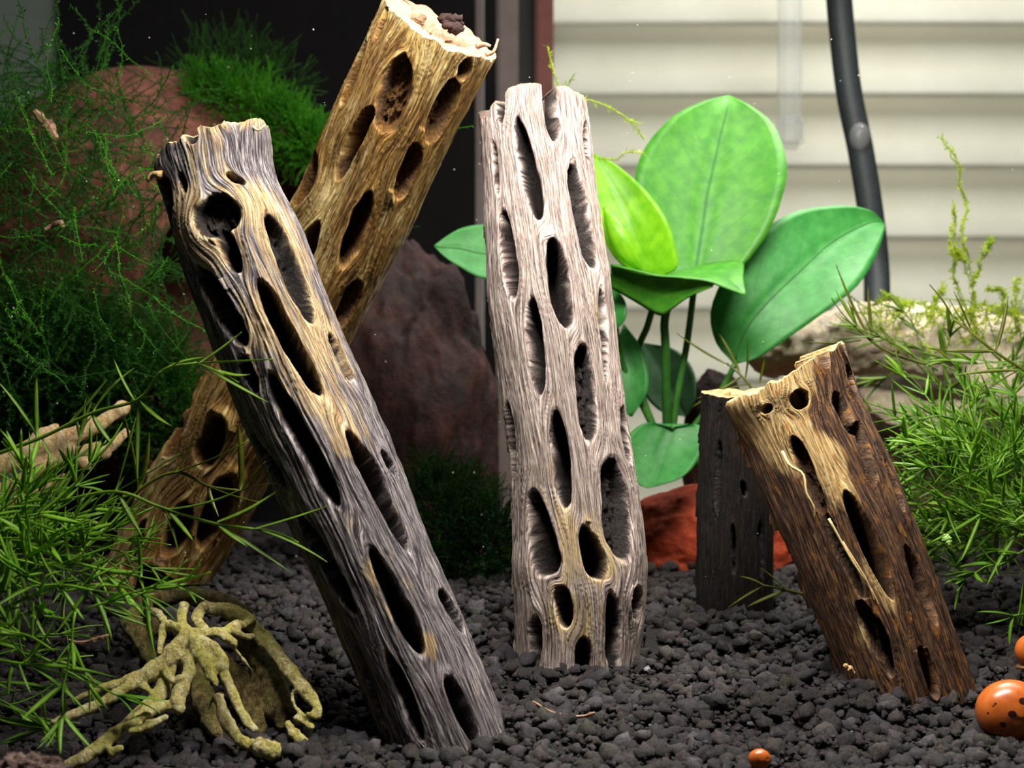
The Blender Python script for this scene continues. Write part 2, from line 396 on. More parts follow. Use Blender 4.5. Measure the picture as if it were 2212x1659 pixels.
# ------------------------------------------------------------------ cactus wood logs
def make_log(name, label, mat, capmat, axis, slots, nth=270, nv=580, seed=1, tanblobs=(), tanbase=0.0, wob=0.05, end_jag=0.06,
             depth=0.72, back=True, group='cactus wood logs in the gravel', top_tilt=0.0, hollow=0.5, knobs=(), rimamp=0.05, edge_fn=None):
    """axis: (px, py, depth, radius px) from top to bottom; slots: (x0, y0, x1, y1, width px, kind) kind d = deep, f = filled with pithy grain"""
    A = spline(axis, 200)
    C = np.array([at(*a[:3])[:] for a in A]); Rr = A[:, 3]/F*A[:, 2]
    seglen = np.r_[0, np.cumsum(np.linalg.norm(np.diff(C, axis=0), axis=1))]; Ltot = seglen[-1]
    v = np.linspace(0, Ltot, nv)
    Cx = np.stack([np.interp(v, seglen, C[:, k]) for k in range(3)], -1); Rv = np.interp(v, seglen, Rr)
    T = np.gradient(Cx, v, axis=0); T /= np.linalg.norm(T, axis=1)[:, None]
    Fv = np.array([0, -1, 0.0])[None]-T*(T @ np.array([0, -1, 0.0]))[:, None]; Fv /= np.linalg.norm(Fv, axis=1)[:, None]
    S = np.cross(T, Fv); S *= np.sign(S[:, :1] + 1e-9)                      # points to image right
    # more samples on the camera side
    q = np.linspace(-1, 1, nth+1)[:-1]
    th = np.pi*(0.62*q + 0.38*q**3 if back else q)
    TH, VV = np.meshgrid(th, v)
    Ravg = Rv.mean()
    # image-space axis for converting traced slots
    ax2 = A[:, :2]
    def conv(px, py):
        d2 = (ax2[:, 0]-px)**2 + (ax2[:, 1]-py)**2; i = int(np.argmin(d2)); i2 = min(max(i, 1), len(A)-2)
        tg = ax2[i2+1]-ax2[i2-1]; tg /= np.linalg.norm(tg); nr = np.array([-tg[1], tg[0]])
        if nr[0] < 0: nr = -nr
        e = np.array([px, py])-ax2[i]
        s = float(e @ nr)/A[i, 3]; along = float(e @ tg)
        vv_ = seglen[i] + along/F*A[i, 2]
        return math.asin(max(-0.985, min(0.985, s))), vv_, A[i, 2]
    SL = []
    for sl in slots:
        a0, v0, d0 = conv(sl[0], sl[1]); a1, v1, d1 = conv(sl[2], sl[3]); am = (a0+a1)/2
        W = sl[4]/F*(d0+d1)/2/2/max(0.42, math.cos(am))
        SL.append((a0, v0, a1, v1, W, sl[5], sl[6] if len(sl) > 6 else 1.0))
    rnd = random.Random(seed)
    if back:                                                             # the unseen side carries the same helical lattice
        for r in range(-1, int(Ltot/1.0)+1):
            for c in (1.95, 2.75, 3.55, 4.3):
                vc = (r+0.5*((c*10) % 2 > 1))*1.55+rnd.uniform(-0.15, 0.15); a = c+0.10*vc*0.2
                SL.append((a-0.06-2*math.pi*(a > math.pi), vc-0.6, a+0.06-2*math.pi*(a > math.pi), vc+0.6, 0.17, 'd', 1.0))
    disp = np.zeros_like(TH); pith_shade = np.zeros_like(TH); phi = TH*Ravg + 0.10*(fbm(TH*1.3+seed, VV*0.5, seed, 3)-0.5)*2
    prox = np.zeros_like(TH)
    wx = 0.05*(fbm(TH*Ravg*2.4, VV*1.1, seed+5, 3)-0.5)*2; 
    rag = 0.20*(fbm(TH*Ravg*5, VV*2.4, seed+8, 2)-0.5)*2
    for (a0, v0, a1, v1, W, kind, tear) in SL:
        dl = np.array([(a1-a0)*Ravg, v1-v0]); Ln = np.linalg.norm(dl)+1e-6; dl /= Ln
        cu, cv = (a0+a1)/2, (v0+v1)/2
        du = (TH-cu + np.pi) % (2*np.pi) - np.pi
        m = (np.abs(VV-cv) < Ln*0.5+1.2) & (np.abs(du)*Ravg < 1.7)
        if not m.any(): continue
        uu = du[m]*Ravg + wx[m]; vl = VV[m]-cv
        al = (uu*dl[0]+vl*dl[1])/(Ln/2); bl = (uu*dl[1]-vl*dl[0])
        Wl = W*(1 + (tear-1)*np.clip(al, -1, 1)) if tear != 1.0 else W
        g = np.sqrt((bl/Wl)**2 + np.abs(al)**2.5) + rag[m]*0.6
        ins = 1-sstep(0.84, 1.02, g)
        D = depth if kind == 'd' else 0.30
        dd = -D*ins
        if kind == 'f': dd += ins*0.22*(fbm(uu*10, vl*6, seed+3, 4)-0.5)
        rim = np.exp(-((g-1.28)/0.28)**2)*rimamp - 0.05*(1-sstep(1.0, 1.35, g))
        disp[m] = np.minimum(disp[m]+rim*(1-ins), dd+rim*(1-ins)) if kind != 'x' else disp[m]
        pith_shade[m] = np.maximum(pith_shade[m], 1-sstep(0.97, 1.06, g))
        fall = np.exp(-np.clip(g*g-1, 0, 30)*0.55)
        phi[m] = phi[m] - bl*np.sign(dl[1])*fall*0.85
        prox[m] = np.maximum(prox[m], fall)
    disp = np.maximum(disp, -0.74)
    # lumps, grain
    disp += wob*(fbm(TH*1.1+seed, VV*0.45, seed+1, 3)-0.5)*2
    for (kx, ky, kr, kh) in knobs:
        a, vk, dk = conv(kx, ky); r = kr/F*dk
        disp += kh*np.exp(-(((((TH-a+np.pi) % (2*np.pi))-np.pi)*Ravg)**2+(VV-vk)**2)/r**2)
    gr = fbm(phi*17, VV*0.8, seed+2, 4)-0.5; gr2 = np.abs(fbm(phi*36, VV*1.5, seed+4, 3)-0.5)
    disp += (0.060*gr + 0.050*gr2)*(1-0.9*pith_shade)
    disp += pith_shade*0.05*(fbm(TH*Ravg*14, VV*14, seed+6, 2)-0.5)
    RAD = Rv[:, None]*(1+disp)
    # ragged, slanted top rim
    jag = end_jag*(fbm(th*Ravg*3.5, th*0, seed+9, 3)-0.5)*2 + top_tilt*np.sin(th)*Ravg
    if edge_fn is not None: jag = jag + edge_fn(th)
    fade = np.clip(1-VV/1.0, 0, 1)**2
    P = Cx[:, None, :] + RAD[..., None]*(np.cos(TH)[..., None]*Fv[:, None, :] + np.sin(TH)[..., None]*S[:, None, :]) + T[:, None, :]*(jag[None, :]*fade)[..., None]
    tan = tanbase + 0.0*TH
    for (bx, by, br, bv) in tanblobs:
        a, vb, db = conv(bx, by); r = br/F*db
        du = ((TH-a+np.pi) % (2*np.pi))-np.pi
        tan += bv*np.exp(-((du*Ravg)**2+((VV-vb)*0.75)**2)/r**2)
    tan += 0.25*(prox-0.3)*0.5 + 0.6*np.exp(-VV/0.10)
    verts = P.reshape(-1, 3)
    grain = np.stack([phi, VV, np.full_like(phi, seed*3.1)], -1).reshape(-1, 3)
    ii = np.arange(nv*nth).reshape(nv, nth); jj = np.roll(ii, -1, axis=1)
    faces = np.stack([ii[:-1], ii[1:], jj[1:], jj[:-1]], -1).reshape(-1, 4)
    # bottom closing ring
    nb = len(verts); cb = Cx[-1]
    verts = np.vstack([verts, cb+(P[-1]-cb)*0.02])
    grain = np.vstack([grain, grain[ii[-1]]])
    bi = nb+np.arange(nth); faces = np.vstack([faces, np.stack([ii[-1], bi, np.roll(bi, -1), jj[-1]], -1)])
    ex = np.zeros(nth)
    o = mesh_from(name, verts, faces, mat, None, True, {'grain': ('FLOAT_VECTOR', grain), 'tan': ('FLOAT', np.r_[tan.ravel(), ex]), 'pith_shade': ('FLOAT', np.r_[pith_shade.ravel(), ex])})
    # cut end with a hollow core: its own part
    top = P[0]; c0 = Cx[0]; ring = []
    r0 = RAD[0]; n0 = top - c0
    for (f, dn) in ((1.0, 0.0), (0.97, -0.02), (0.86, -0.01), (0.74, 0.0), (hollow+0.08, 0.02), (hollow, 0.12), (hollow*0.9, 0.5), (hollow*0.8, 1.1), (0.02, 1.2)):
        fr_ = np.minimum(f*Rv[0], r0*(1.0 if f == 1.0 else 0.985))/r0
        if f == 1.0: fr_ = np.ones_like(r0)
        nz = 0.05*(fbm(th*Ravg*4, np.full_like(th, f*9), seed+12, 3)-0.5) if 0.3 < f < 0.98 else 0
        ring.append(c0 + n0*fr_[:, None] + T[0]*(dn+np.zeros_like(th)+nz)[:, None])
    cv = np.vstack(ring); k = len(ring); ii = np.arange(k*nth).reshape(k, nth); jj = np.roll(ii, -1, axis=1)
    cf = np.stack([ii[:-1], jj[:-1], jj[1:], ii[1:]], -1).reshape(-1, 4)
    ce = mesh_from('cut_end', cv, cf, capmat, o, True)
    ce['label'] = 'sawn pale end around a hollow core'
    base = Vector(Cx[-1])
    rebase(o, base); ce.data.transform(Matrix.Translation(-base))
    tag(o, label, 'log', group)
    return o

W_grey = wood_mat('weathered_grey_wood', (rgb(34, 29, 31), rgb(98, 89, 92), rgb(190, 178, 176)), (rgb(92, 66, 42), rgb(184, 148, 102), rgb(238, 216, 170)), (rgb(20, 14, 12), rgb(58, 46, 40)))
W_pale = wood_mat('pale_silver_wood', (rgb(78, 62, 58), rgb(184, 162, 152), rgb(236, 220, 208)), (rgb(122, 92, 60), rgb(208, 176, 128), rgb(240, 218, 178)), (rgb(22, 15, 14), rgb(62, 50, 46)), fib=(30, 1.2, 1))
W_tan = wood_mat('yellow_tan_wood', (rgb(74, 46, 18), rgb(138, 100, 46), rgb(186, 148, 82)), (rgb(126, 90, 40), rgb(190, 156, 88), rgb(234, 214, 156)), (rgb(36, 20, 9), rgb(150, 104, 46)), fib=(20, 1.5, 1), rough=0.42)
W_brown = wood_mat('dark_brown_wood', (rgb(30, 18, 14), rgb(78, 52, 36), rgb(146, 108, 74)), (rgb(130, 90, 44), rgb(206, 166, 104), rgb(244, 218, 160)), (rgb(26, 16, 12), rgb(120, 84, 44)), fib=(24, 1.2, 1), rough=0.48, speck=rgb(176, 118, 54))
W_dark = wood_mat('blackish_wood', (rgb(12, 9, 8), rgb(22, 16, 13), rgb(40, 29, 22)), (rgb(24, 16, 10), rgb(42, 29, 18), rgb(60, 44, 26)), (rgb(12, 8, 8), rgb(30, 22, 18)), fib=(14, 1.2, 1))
C_pale = flat_mat('cut_pale', rgb(196, 160, 108), 0.7, 0.3, 0.45, 9, 0.8, 0.08)
C_pink = flat_mat('cut_pinkish', rgb(176, 134, 106), 0.6, 0.4, 0.5, 8, 0.8, 0.08)
C_grey = flat_mat('cut_grey', rgb(120, 100, 92), 0.7, 0.3, 0.4, 9, 0.8, 0.08)

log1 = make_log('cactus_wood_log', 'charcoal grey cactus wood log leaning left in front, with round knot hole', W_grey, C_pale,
    [(462, 312, 27.6, 121), (480, 420, 27.5, 122), (535, 560, 27.3, 132), (628, 800, 27.0, 134), (716, 1000, 26.7, 136), (822, 1250, 26.3, 129), (925, 1500, 25.9, 127), (990, 1660, 25.7, 127)],
    [(478, 462, 530, 530, 92, 'f'), (508, 520, 546, 612, 34, 'd'), (602, 490, 692, 708, 34, 'f'), (592, 635, 716, 870, 38, 'd'), (458, 598, 560, 762, 44, 'd'),
     (612, 830, 756, 1100, 38, 'd'), (772, 945, 900, 1195, 30, 'd'), (660, 1110, 784, 1322, 32, 'd'), (820, 1190, 926, 1408, 44, 'd', 1.25), (958, 1280, 1012, 1368, 20, 'f'),
     (855, 1410, 928, 1585, 32, 'd'), (978, 1455, 1040, 1590, 30, 'd'), (727, 730, 772, 832, 14, 'f'), (835, 985, 862, 1032, 12, 'f'), (372, 390, 392, 530, 32, 'f'),
     (414, 398, 432, 442, 18, 'd'), (518, 402, 556, 428, 16, 'd'), (428, 288, 446, 340, 26, 'f'), (516, 262, 530, 306, 40, 'f'), (548, 782, 584, 860, 26, 'f'), (560, 940, 640, 1060, 18, 'f'),
     (800, 1440, 850, 1590, 14, 'f')],
    seed=3, tanbase=0.13, end_jag=0.10, top_tilt=-0.16, knobs=((440, 500, 60, 0.10), (360, 370, 40, 0.10), (560, 300, 40, 0.06), (470, 560, 80, 0.06)),
    tanblobs=((430, 490, 45, 1.1), (470, 350, 50, 0.5), (575, 470, 60, 0.7), (640, 560, 60, 0.55), (600, 700, 60, 0.6), (690, 800, 70, 0.65), (740, 900, 60, 0.5), (700, 690, 50, 0.4), (500, 560, 50, 0.6),
              (830, 1240, 24, 0.6), (940, 1390, 20, 0.9), (765, 980, 24, 0.6), (350, 330, 30, 0.6), (560, 280, 30, 0.4), (900, 1260, 20, 0.3)))

def lobes(th):
    z = np.zeros_like(th)
    z += 0.42*np.exp(-((th+1.15)/0.42)**2) + 0.22*np.exp(-((th+0.62)/0.10)**2)
    z += 0.10*np.exp(-((th-0.95)/0.5)**2) + 0.25*np.exp(-((th-0.28)/0.10)**2)
    return z
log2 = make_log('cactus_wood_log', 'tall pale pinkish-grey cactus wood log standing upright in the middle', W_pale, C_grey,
    [(1150, 222, 31.0, 116), (1166, 400, 30.7, 120), (1189, 650, 30.3, 133), (1214, 850, 30.0, 131), (1234, 1000, 29.8, 133), (1249, 1170, 29.6, 141), (1252, 1290, 29.5, 142), (1246, 1410, 29.4, 134), (1242, 1500, 29.3, 132)],
    [(1115, 290, 1166, 508, 36, 'd'), (1236, 385, 1276, 602, 38, 'f'), (1086, 478, 1112, 664, 30, 'd'), (1187, 545, 1222, 728, 44, 'd'), (1147, 675, 1166, 872, 34, 'd'),
     (1252, 765, 1271, 964, 44, 'f'), (1199, 905, 1218, 1098, 38, 'd'), (1318, 990, 1336, 1205, 56, 'f'), (1346, 880, 1358, 1000, 26, 'f'), (1146, 1062, 1180, 1240, 50, 'd', 1.3),
     (1252, 1136, 1288, 1242, 42, 'd', 1.2), (1204, 1258, 1218, 1345, 36, 'd'), (1254, 1365, 1254, 1460, 38, 'd'), (1152, 1322, 1148, 1450, 28, 'd'), (1310, 1275, 1322, 1450, 30, 'f'),
     (1180, 190, 1198, 345, 36, 'd'), (1078, 205, 1084, 292, 22, 'f'), (1262, 278, 1268, 362, 12, 'f'), (1294, 640, 1308, 835, 16, 'f'), (1098, 880, 1108, 1045, 16, 'f'),
     (1366, 1262, 1376, 1335, 26, 'f'), (1068, 330, 1076, 440, 12, 'f')],
    seed=11, tanbase=0.06, end_jag=0.05, edge_fn=lobes, knobs=((1120, 1225, 50, 0.05), (1300, 1250, 50, 0.04), (1370, 1200, 60, 0.03), (1290, 620, 50, 0.04)), wob=0.035,
    tanblobs=((1230, 1150, 60, 0.6), (1300, 1200, 40, 0.7), (1230, 1320, 60, 0.6), (1310, 500, 50, 0.6), (1300, 700, 40, 0.3), (1150, 1000, 60, 0.25), (1280, 300, 50, 0.3)))

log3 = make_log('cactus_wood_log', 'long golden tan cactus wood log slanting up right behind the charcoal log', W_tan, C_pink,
    [(950, 62, 30.2, 133), (860, 245, 31.0, 130), (765, 450, 32.0, 127), (660, 660, 33.0, 124), (560, 850, 34.0, 120), (470, 1000, 35.0, 118), (375, 1170, 35.8, 114), (320, 1275, 36.3, 112)],
    [(842, 208, 760, 362, 34, 'd'), (905, 105, 868, 262, 66, 'f'), (838, 385, 775, 545, 38, 'd'), (722, 455, 680, 575, 36, 'd'), (932, 285, 888, 402, 30, 'f'), (1012, 155, 952, 290, 34, 'f'),
     (800, 85, 760, 215, 26, 'f'), (702, 325, 648, 435, 42, 'f'), (802, 575, 757, 685, 30, 'f'), (852, 14, 832, 84, 18, 'd'), (1035, 110, 1020, 160, 22, 'f'), (690, 590, 640, 690, 30, 'f'),
     (412, 830, 372, 965, 52, 'f'), (524, 860, 482, 965, 56, 'd'), (452, 1045, 402, 1160, 50, 'd'), (352, 1090, 306, 1205, 30, 'f'), (545, 985, 470, 1150, 44, 'd'), (380, 1180, 350, 1270, 60, 'd'), (300, 1010, 280, 1060, 20, 'f')],
    seed=23, tanbase=0.35, end_jag=0.09, wob=0.05, rimamp=0.08, depth=0.68,
    tanblobs=((740, 400, 40, 0.5), (700, 500, 50, 0.3), (960, 80, 40, 0.4), (800, 470, 40, -0.3), (880, 220, 50, -0.4), (980, 250, 60, -0.5), (350, 980, 60, 0.6), (270, 1160, 60, 0.6), (430, 830, 50, -0.5), (780, 640, 60, -0.4)))

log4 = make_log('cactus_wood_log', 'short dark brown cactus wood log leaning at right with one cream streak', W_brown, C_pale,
    [(1700, 812, 28.9, 132), (1728, 900, 28.8, 132), (1790, 1040, 28.5, 136), (1862, 1210, 28.2, 134), (1935, 1400, 28.0, 130), (1985, 1530, 27.9, 128)],
    [(1698, 965, 1762, 1125, 32, 'f'), (1808, 1078, 1898, 1285, 38, 'd'), (1782, 860, 1826, 960, 26, 'f'), (1832, 930, 1866, 1060, 26, 'f'), (1698, 850, 1712, 902, 38, 'd'), (1636, 876, 1652, 902, 20, 'f'),
     (1752, 765, 1764, 815, 28, 'd'), (1812, 766, 1820, 792, 18, 'd'), (1818, 808, 1828, 856, 18, 'd'), (1928, 1178, 1992, 1335, 30, 'd'), (1832, 1290, 1880, 1420, 30, 'f'), (1866, 1330, 1900, 1450, 22, 'd'),
     (1955, 1385, 1985, 1480, 24, 'd'), (1762, 1120, 1840, 1290, 20, 'f'), (1890, 1000, 1930, 1110, 14, 'f')],
    seed=31, tanbase=-0.05, end_jag=0.12, top_tilt=-0.23, knobs=((1590, 862, 60, 0.20), (1680, 850, 40, 0.06)), rimamp=0.09,
    tanblobs=((1610, 865, 60, 1.0), (1700, 830, 50, 0.7), (1650, 930, 50, 0.8), (1730, 960, 34, 0.9), (1770, 1030, 34, 0.9), (1800, 1090, 30, 0.9), (1860, 1230, 34, 0.8), (1890, 1290, 26, 0.7), (1690, 1020, 30, 0.7), (1780, 1000, 30, 0.6), (1840, 1370, 30, 0.5), (1640, 1000, 60, 0.3)))
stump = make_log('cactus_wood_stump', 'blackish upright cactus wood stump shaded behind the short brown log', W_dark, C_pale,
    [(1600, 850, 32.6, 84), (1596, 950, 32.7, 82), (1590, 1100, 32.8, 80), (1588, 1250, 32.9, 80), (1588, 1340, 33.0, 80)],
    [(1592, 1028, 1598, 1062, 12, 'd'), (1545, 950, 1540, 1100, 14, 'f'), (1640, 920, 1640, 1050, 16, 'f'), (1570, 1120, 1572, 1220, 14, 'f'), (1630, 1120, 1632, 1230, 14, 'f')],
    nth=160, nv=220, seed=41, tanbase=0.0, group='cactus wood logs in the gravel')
def log_part(parent, name, pts, r, mat, n=18, seg=5, label=None):
    P = [p-parent.location for p in px_path(pts, n)]
    v, f = tube_arrays(P, [r*(1-0.6*i/n) for i in range(n)], seg); o = mesh_from(name, v, f, mat, parent)
    if label: o['label'] = label
C_cream = flat_mat('cream_fibre', rgb(236, 206, 146), 0.5, 0.4, 0.2, 6)
log_part(log4, 'loose_fibre', [(1690, 975, 27.4), (1706, 1005, 27.2), (1735, 1025, 27.15), (1742, 1065, 27.1), (1758, 1095, 27.1), (1760, 1122, 27.15)], 0.035, C_cream, label='loose curled cream fibre')
log_part(log4, 'loose_fibre', [(1790, 1120, 27.0), (1840, 1210, 26.95), (1880, 1270, 26.95), (1900, 1310, 26.95)], 0.028, C_cream)
log_part(log4, 'loose_fibre', [(1820, 1170, 27.0), (1870, 1250, 26.93), (1890, 1300, 26.95)], 0.022, C_cream)
log_part(log3, 'splinter', [(1050, 118, 30.0), (1066, 112, 29.9), (1076, 84, 29.9)], 0.05, C_pink, 8)
log_part(log3, 'splinter', [(1030, 100, 29.6), (1046, 96, 29.5), (1060, 100, 29.5)], 0.07, C_pink, 8)
log_part(log1, 'loose_fibre', [(540, 265, 27.0), (556, 282, 26.8), (572, 270, 26.8)], 0.03, C_cream, 8)
log_part(log1, 'splinter', [(348, 378, 26.8), (330, 378, 26.9), (318, 392, 26.9)], 0.09, C_pale, 8)
m_crumb = flat_mat('dark_crumb', rgb(48, 30, 26), 0.8, 0.3, 0.4, 8, 0.8, 0.06)
vv = []; ff = []
for k in range(9):
    c_ = at(955+random.uniform(-38, 38), 52+random.uniform(-14, 12), 29.9+random.uniform(-.3, .3))-log3.location; s_ = random.uniform(0.07, 0.17)
    ff.append(IF+len(IV)*k); vv.append(PEB[k]*s_+np.array(c_))
mesh_from('debris_clump', np.vstack(vv), np.vstack(ff), m_crumb, log3, False)['label'] = 'dark crumbly debris on the cut end'

# ------------------------------------------------------------------ fused lattice wood (remeshed tubes)
def fused(name, strands, mat, voxel=0.04, seed=1, noise=0.05, label=None, cat=None, group=None, seg=9, slim=1.0, base=None, flat=1.0):
    V = []; Fc = []
    for pts in strands:
        n = max(6, len(pts)*5); S = spline(pts, n)
        P = [at(*s[:3]) for s in S]; R = [max(2, s[3])*slim/F*s[2] for s in S]
        # wobble
        R = [r*(0.82+0.36*float(vnoise(np.array([i*0.55+seed]), np.array([len(V)*0.37]), seed)[0])) for i, r in enumerate(R)]
        # round the tips
        P2 = [P[0]-(P[1]-P[0]).normalized()*R[0]*0.6] + P + [P[-1]+(P[-1]-P[-2]).normalized()*R[-1]*0.6]
        v, f = tube_arrays(P2, [R[0]*0.45]+R+[R[-1]*0.45], seg, flat=flat)
        o_ = len(V); V += v; Fc += [tuple(x+o_ for x in y) for y in f]
    o = mesh_from(name, V, Fc, None)
    md = o.modifiers.new('r', 'REMESH'); md.mode = 'VOXEL'; md.voxel_size = voxel
    sm = o.modifiers.new('s', 'SMOOTH'); sm.iterations = 2; sm.factor = 0.5
    dg = bpy.context.evaluated_depsgraph_get(); me = bpy.data.meshes.new_from_object(o.evaluated_get(dg))
    bpy.data.objects.remove(o)
    n = len(me.vertices); co = np.zeros(n*3, np.float32); me.vertices.foreach_get('co', co); co = co.reshape(-1, 3)
    no = np.zeros(n*3, np.float32); me.vertices.foreach_get('normal', no); no = no.reshape(-1, 3)
    k = fbm(co[:, 0]*6, co[:, 1]*6, seed, 4, co[:, 2]*6)-0.5
    co2 = co + no*(k*noise*2)[:, None]
    me.vertices.foreach_set('co', co2.ravel()); me.polygons.foreach_set('use_smooth', np.ones(len(me.polygons), bool))
    me.materials.clear(); me.materials.append(mat); me.update()
    ob = bpy.data.objects.new(name, me); COL.objects.link(ob)
    if base: rebase(ob, base)
    if label: tag(ob, label, cat, group)
    return ob
def tinted_wood(name, dark, mid, lite, tint, tmix, rough=0.5, zr=None):
    t = NT(name); obj = t.n('ShaderNodeTexCoord').outputs['Object']
    n = t.noise(t.mapping(obj, (8, 8, 4)), 1, 7, 0.74, 0.5); n2 = t.noise(obj, 1.5, 4, 0.6); n3 = t.noise(obj, 18, 5, 0.7)
    col = t.ramp(n, [(0.32, dark), (0.5, mid), (0.64, lite)])
    col = t.mix(t.math('MULTIPLY', t.ramp(n2, [(0.42, (0, 0, 0, 1)), (0.6, (1, 1, 1, 1))]), tmix), col, tint)
    return t.fin(col, rough, 0.4, t.bump(t.math('ADD', n, t.math('MULTIPLY', n3, 0.6)), 1.0, 0.10))
M_root = tinted_wood('olive_cream_wood', rgb(96, 76, 34), rgb(214, 194, 122), rgb(250, 243, 204), rgb(186, 184, 50), 0.5)
M_rootb = tinted_wood('brown_olive_wood', rgb(56, 44, 22), rgb(122, 102, 56), rgb(176, 154, 94), rgb(96, 104, 30), 0.6)
M_beige = tinted_wood('beige_branch_wood', rgb(170, 110, 60), rgb(228, 192, 140), rgb(246, 226, 186), rgb(210, 190, 90), 0.4)

rootp = fused('worn_wood_skeleton', [
    [(405, 1375, 25.2, 20), (350, 1436, 24.9, 24), (250, 1500, 24.5, 16), (180, 1535, 24.3, 15), (112, 1562, 24.2, 9)],
    [(350, 1436, 24.9, 22), (300, 1460, 24.8, 16), (215, 1490, 24.7, 12), (160, 1512, 24.6, 8)],
    [(378, 1400, 25.2, 16), (345, 1500, 24.6, 22), (270, 1565, 24.2, 17), (200, 1625, 23.9, 22), (145, 1655, 23.8, 18)],
    [(402, 1390, 25.2, 18), (408, 1450, 24.8, 17), (386, 1505, 24.5, 20), (385, 1535, 24.4, 15)],
    [(386, 1520, 24.5, 16), (330, 1535, 24.3, 13), (270, 1572, 24.1, 12)],
    [(360, 1548, 24.2, 11), (310, 1572, 24.1, 12), (280, 1580, 24.0, 8)],
    [(240, 1625, 23.9, 16), (265, 1615, 23.9, 10)],
    [(420, 1380, 25.1, 15), (440, 1425, 24.9, 13), (452, 1465, 24.7, 9)], [(425, 1420, 25.0, 12), (470, 1428, 24.9, 12)],
    [(415, 1390, 25.1, 18), (450, 1440, 24.8, 15), (468, 1480, 24.6, 6)],
    [(440, 1385, 25.1, 18), (470, 1410, 25.0, 17), (485, 1442, 24.8, 15), (470, 1440, 24.8, 12)],
    [(482, 1450, 24.8, 13), (505, 1505, 24.5, 14), (530, 1555, 24.3, 13), (552, 1578, 24.2, 11)],
    [(405, 1372, 25.2, 20), (450, 1366, 25.3, 12), (490, 1362, 25.6, 13), (518, 1346, 26.0, 14)],
    [(470, 1366, 25.4, 12), (500, 1385, 25.4, 14), (510, 1396, 25.4, 5)],
    [(350, 1440, 24.8, 14), (372, 1470, 24.6, 10), (392, 1462, 24.6, 10)], [(300, 1475, 24.7, 10), (330, 1500, 24.5, 9)],
    [(420, 1378, 25.2, 14), (455, 1395, 25.1, 10), (460, 1412, 25.0, 12), (440, 1418, 25.0, 9)], [(498, 1362, 25.6, 9), (530, 1375, 26.0, 10), (548, 1372, 26.3, 9)],
    [(525, 1350, 26.2, 10), (545, 1335, 26.6, 14)], [(360, 1352, 25.6, 9), (340, 1325, 26.4, 11), (310, 1320, 26.9, 10)],
    [(455, 1515, 25.0, 7), (440, 1548, 24.9, 6)], [(300, 1560, 24.2, 8), (340, 1520, 24.5, 9)], [(505, 1400, 25.4, 6), (530, 1432, 25.6, 5), (548, 1450, 25.7, 4)],
    [(405, 1372, 25.3, 20), (392, 1340, 25.8, 14), (398, 1305, 26.3, 15)],
    [(395, 1360, 25.3, 15), (360, 1350, 25.5, 11), (350, 1375, 25.4, 10), (345, 1410, 25.1, 9)],
    [(440, 1360, 25.4, 13), (425, 1335, 26.0, 14), (440, 1310, 26.6, 15)],
    [(440, 1310, 26.8, 16), (520, 1330, 26.8, 20), (575, 1385, 26.5, 20), (618, 1440, 26.0, 19), (655, 1485, 25.6, 18), (684, 1525, 25.3, 15), (683, 1548, 25.2, 10), (662, 1540, 25.2, 6)],
    [(655, 1485, 25.6, 13), (632, 1500, 25.6, 6), (640, 1530, 25.4, 5), (665, 1552, 25.2, 6)],
    [(620, 1560, 25.2, 10), (640, 1590, 25.0, 17), (668, 1612, 24.9, 12)],
    [(640, 1550, 25.3, 8), (676, 1572, 25.1, 8)],
    [(470, 1505, 25.0, 15), (490, 1560, 24.7, 19), (520, 1600, 24.5, 17), (545, 1612, 24.4, 18)],
    [(555, 1612, 24.3, 24), (585, 1622, 24.2, 27), (605, 1630, 24.2, 17)]],
    M_root, 0.026, 5, 0.035, 'small olive-cream lattice of worn cactus wood lying front left', 'driftwood', slim=0.86, flat=0.7, base=at(400, 1640, 25.0))
rb = fused('shell_wall', [
    [(300, 1300, 27.2, 24), (390, 1285, 27.6, 22), (470, 1300, 27.6, 24), (530, 1330, 27.4, 22)],
    [(275, 1330, 27.0, 20), (310, 1390, 26.6, 24), (330, 1440, 26.2, 18)],
    [(300, 1305, 27.2, 22), (340, 1360, 26.8, 20)],
    [(520, 1345, 27.2, 30), (570, 1430, 26.8, 34), (600, 1520, 26.2, 28), (610, 1570, 25.9, 18)],
    [(470, 1420, 26.9, 26), (530, 1500, 26.4, 26), (560, 1580, 25.9, 20)],
    [(430, 1440, 26.4, 22), (440, 1520, 25.9, 24), (470, 1590, 25.4, 16)]],
    M_rootb, 0.05, 9, 0.08)
rb.data.transform(Matrix.Translation(-rootp.location)); rb.parent = rootp
rb['label'] = 'brownish inner shell behind the pale lattice'

pale = fused('pale_lattice_branch', [
    [(-40, 1030, 31, 20), (60, 975, 31.4, 20), (130, 950, 31.7, 17), (200, 925, 32, 14), (268, 880, 32.3, 12)],
    [(60, 975, 31.4, 14), (90, 940, 31.6, 12), (122, 922, 31.8, 7)],
    [(-40, 1075, 31, 16), (30, 1050, 31.2, 14), (90, 1010, 31.4, 12), (150, 985, 31.6, 10), (215, 965, 31.8, 8)],
    [(130, 955, 31.7, 10), (170, 990, 31.6, 12), (190, 1010, 31.5, 8)], [(0, 1090, 30.8, 14), (70, 1075, 31, 12), (140, 1030, 31.2, 8)],
    [(200, 930, 32, 9), (190, 905, 32.1, 8), (180, 898, 32.1, 4)], [(220, 985, 31.6, 10), (250, 955, 31.8, 9), (275, 930, 32, 6)]],
    M_beige, 0.05, 15, 0.04, 'cream lattice branch lying at the left edge behind the waterweed', 'driftwood', slim=1.35, base=at(60, 1100, 31))

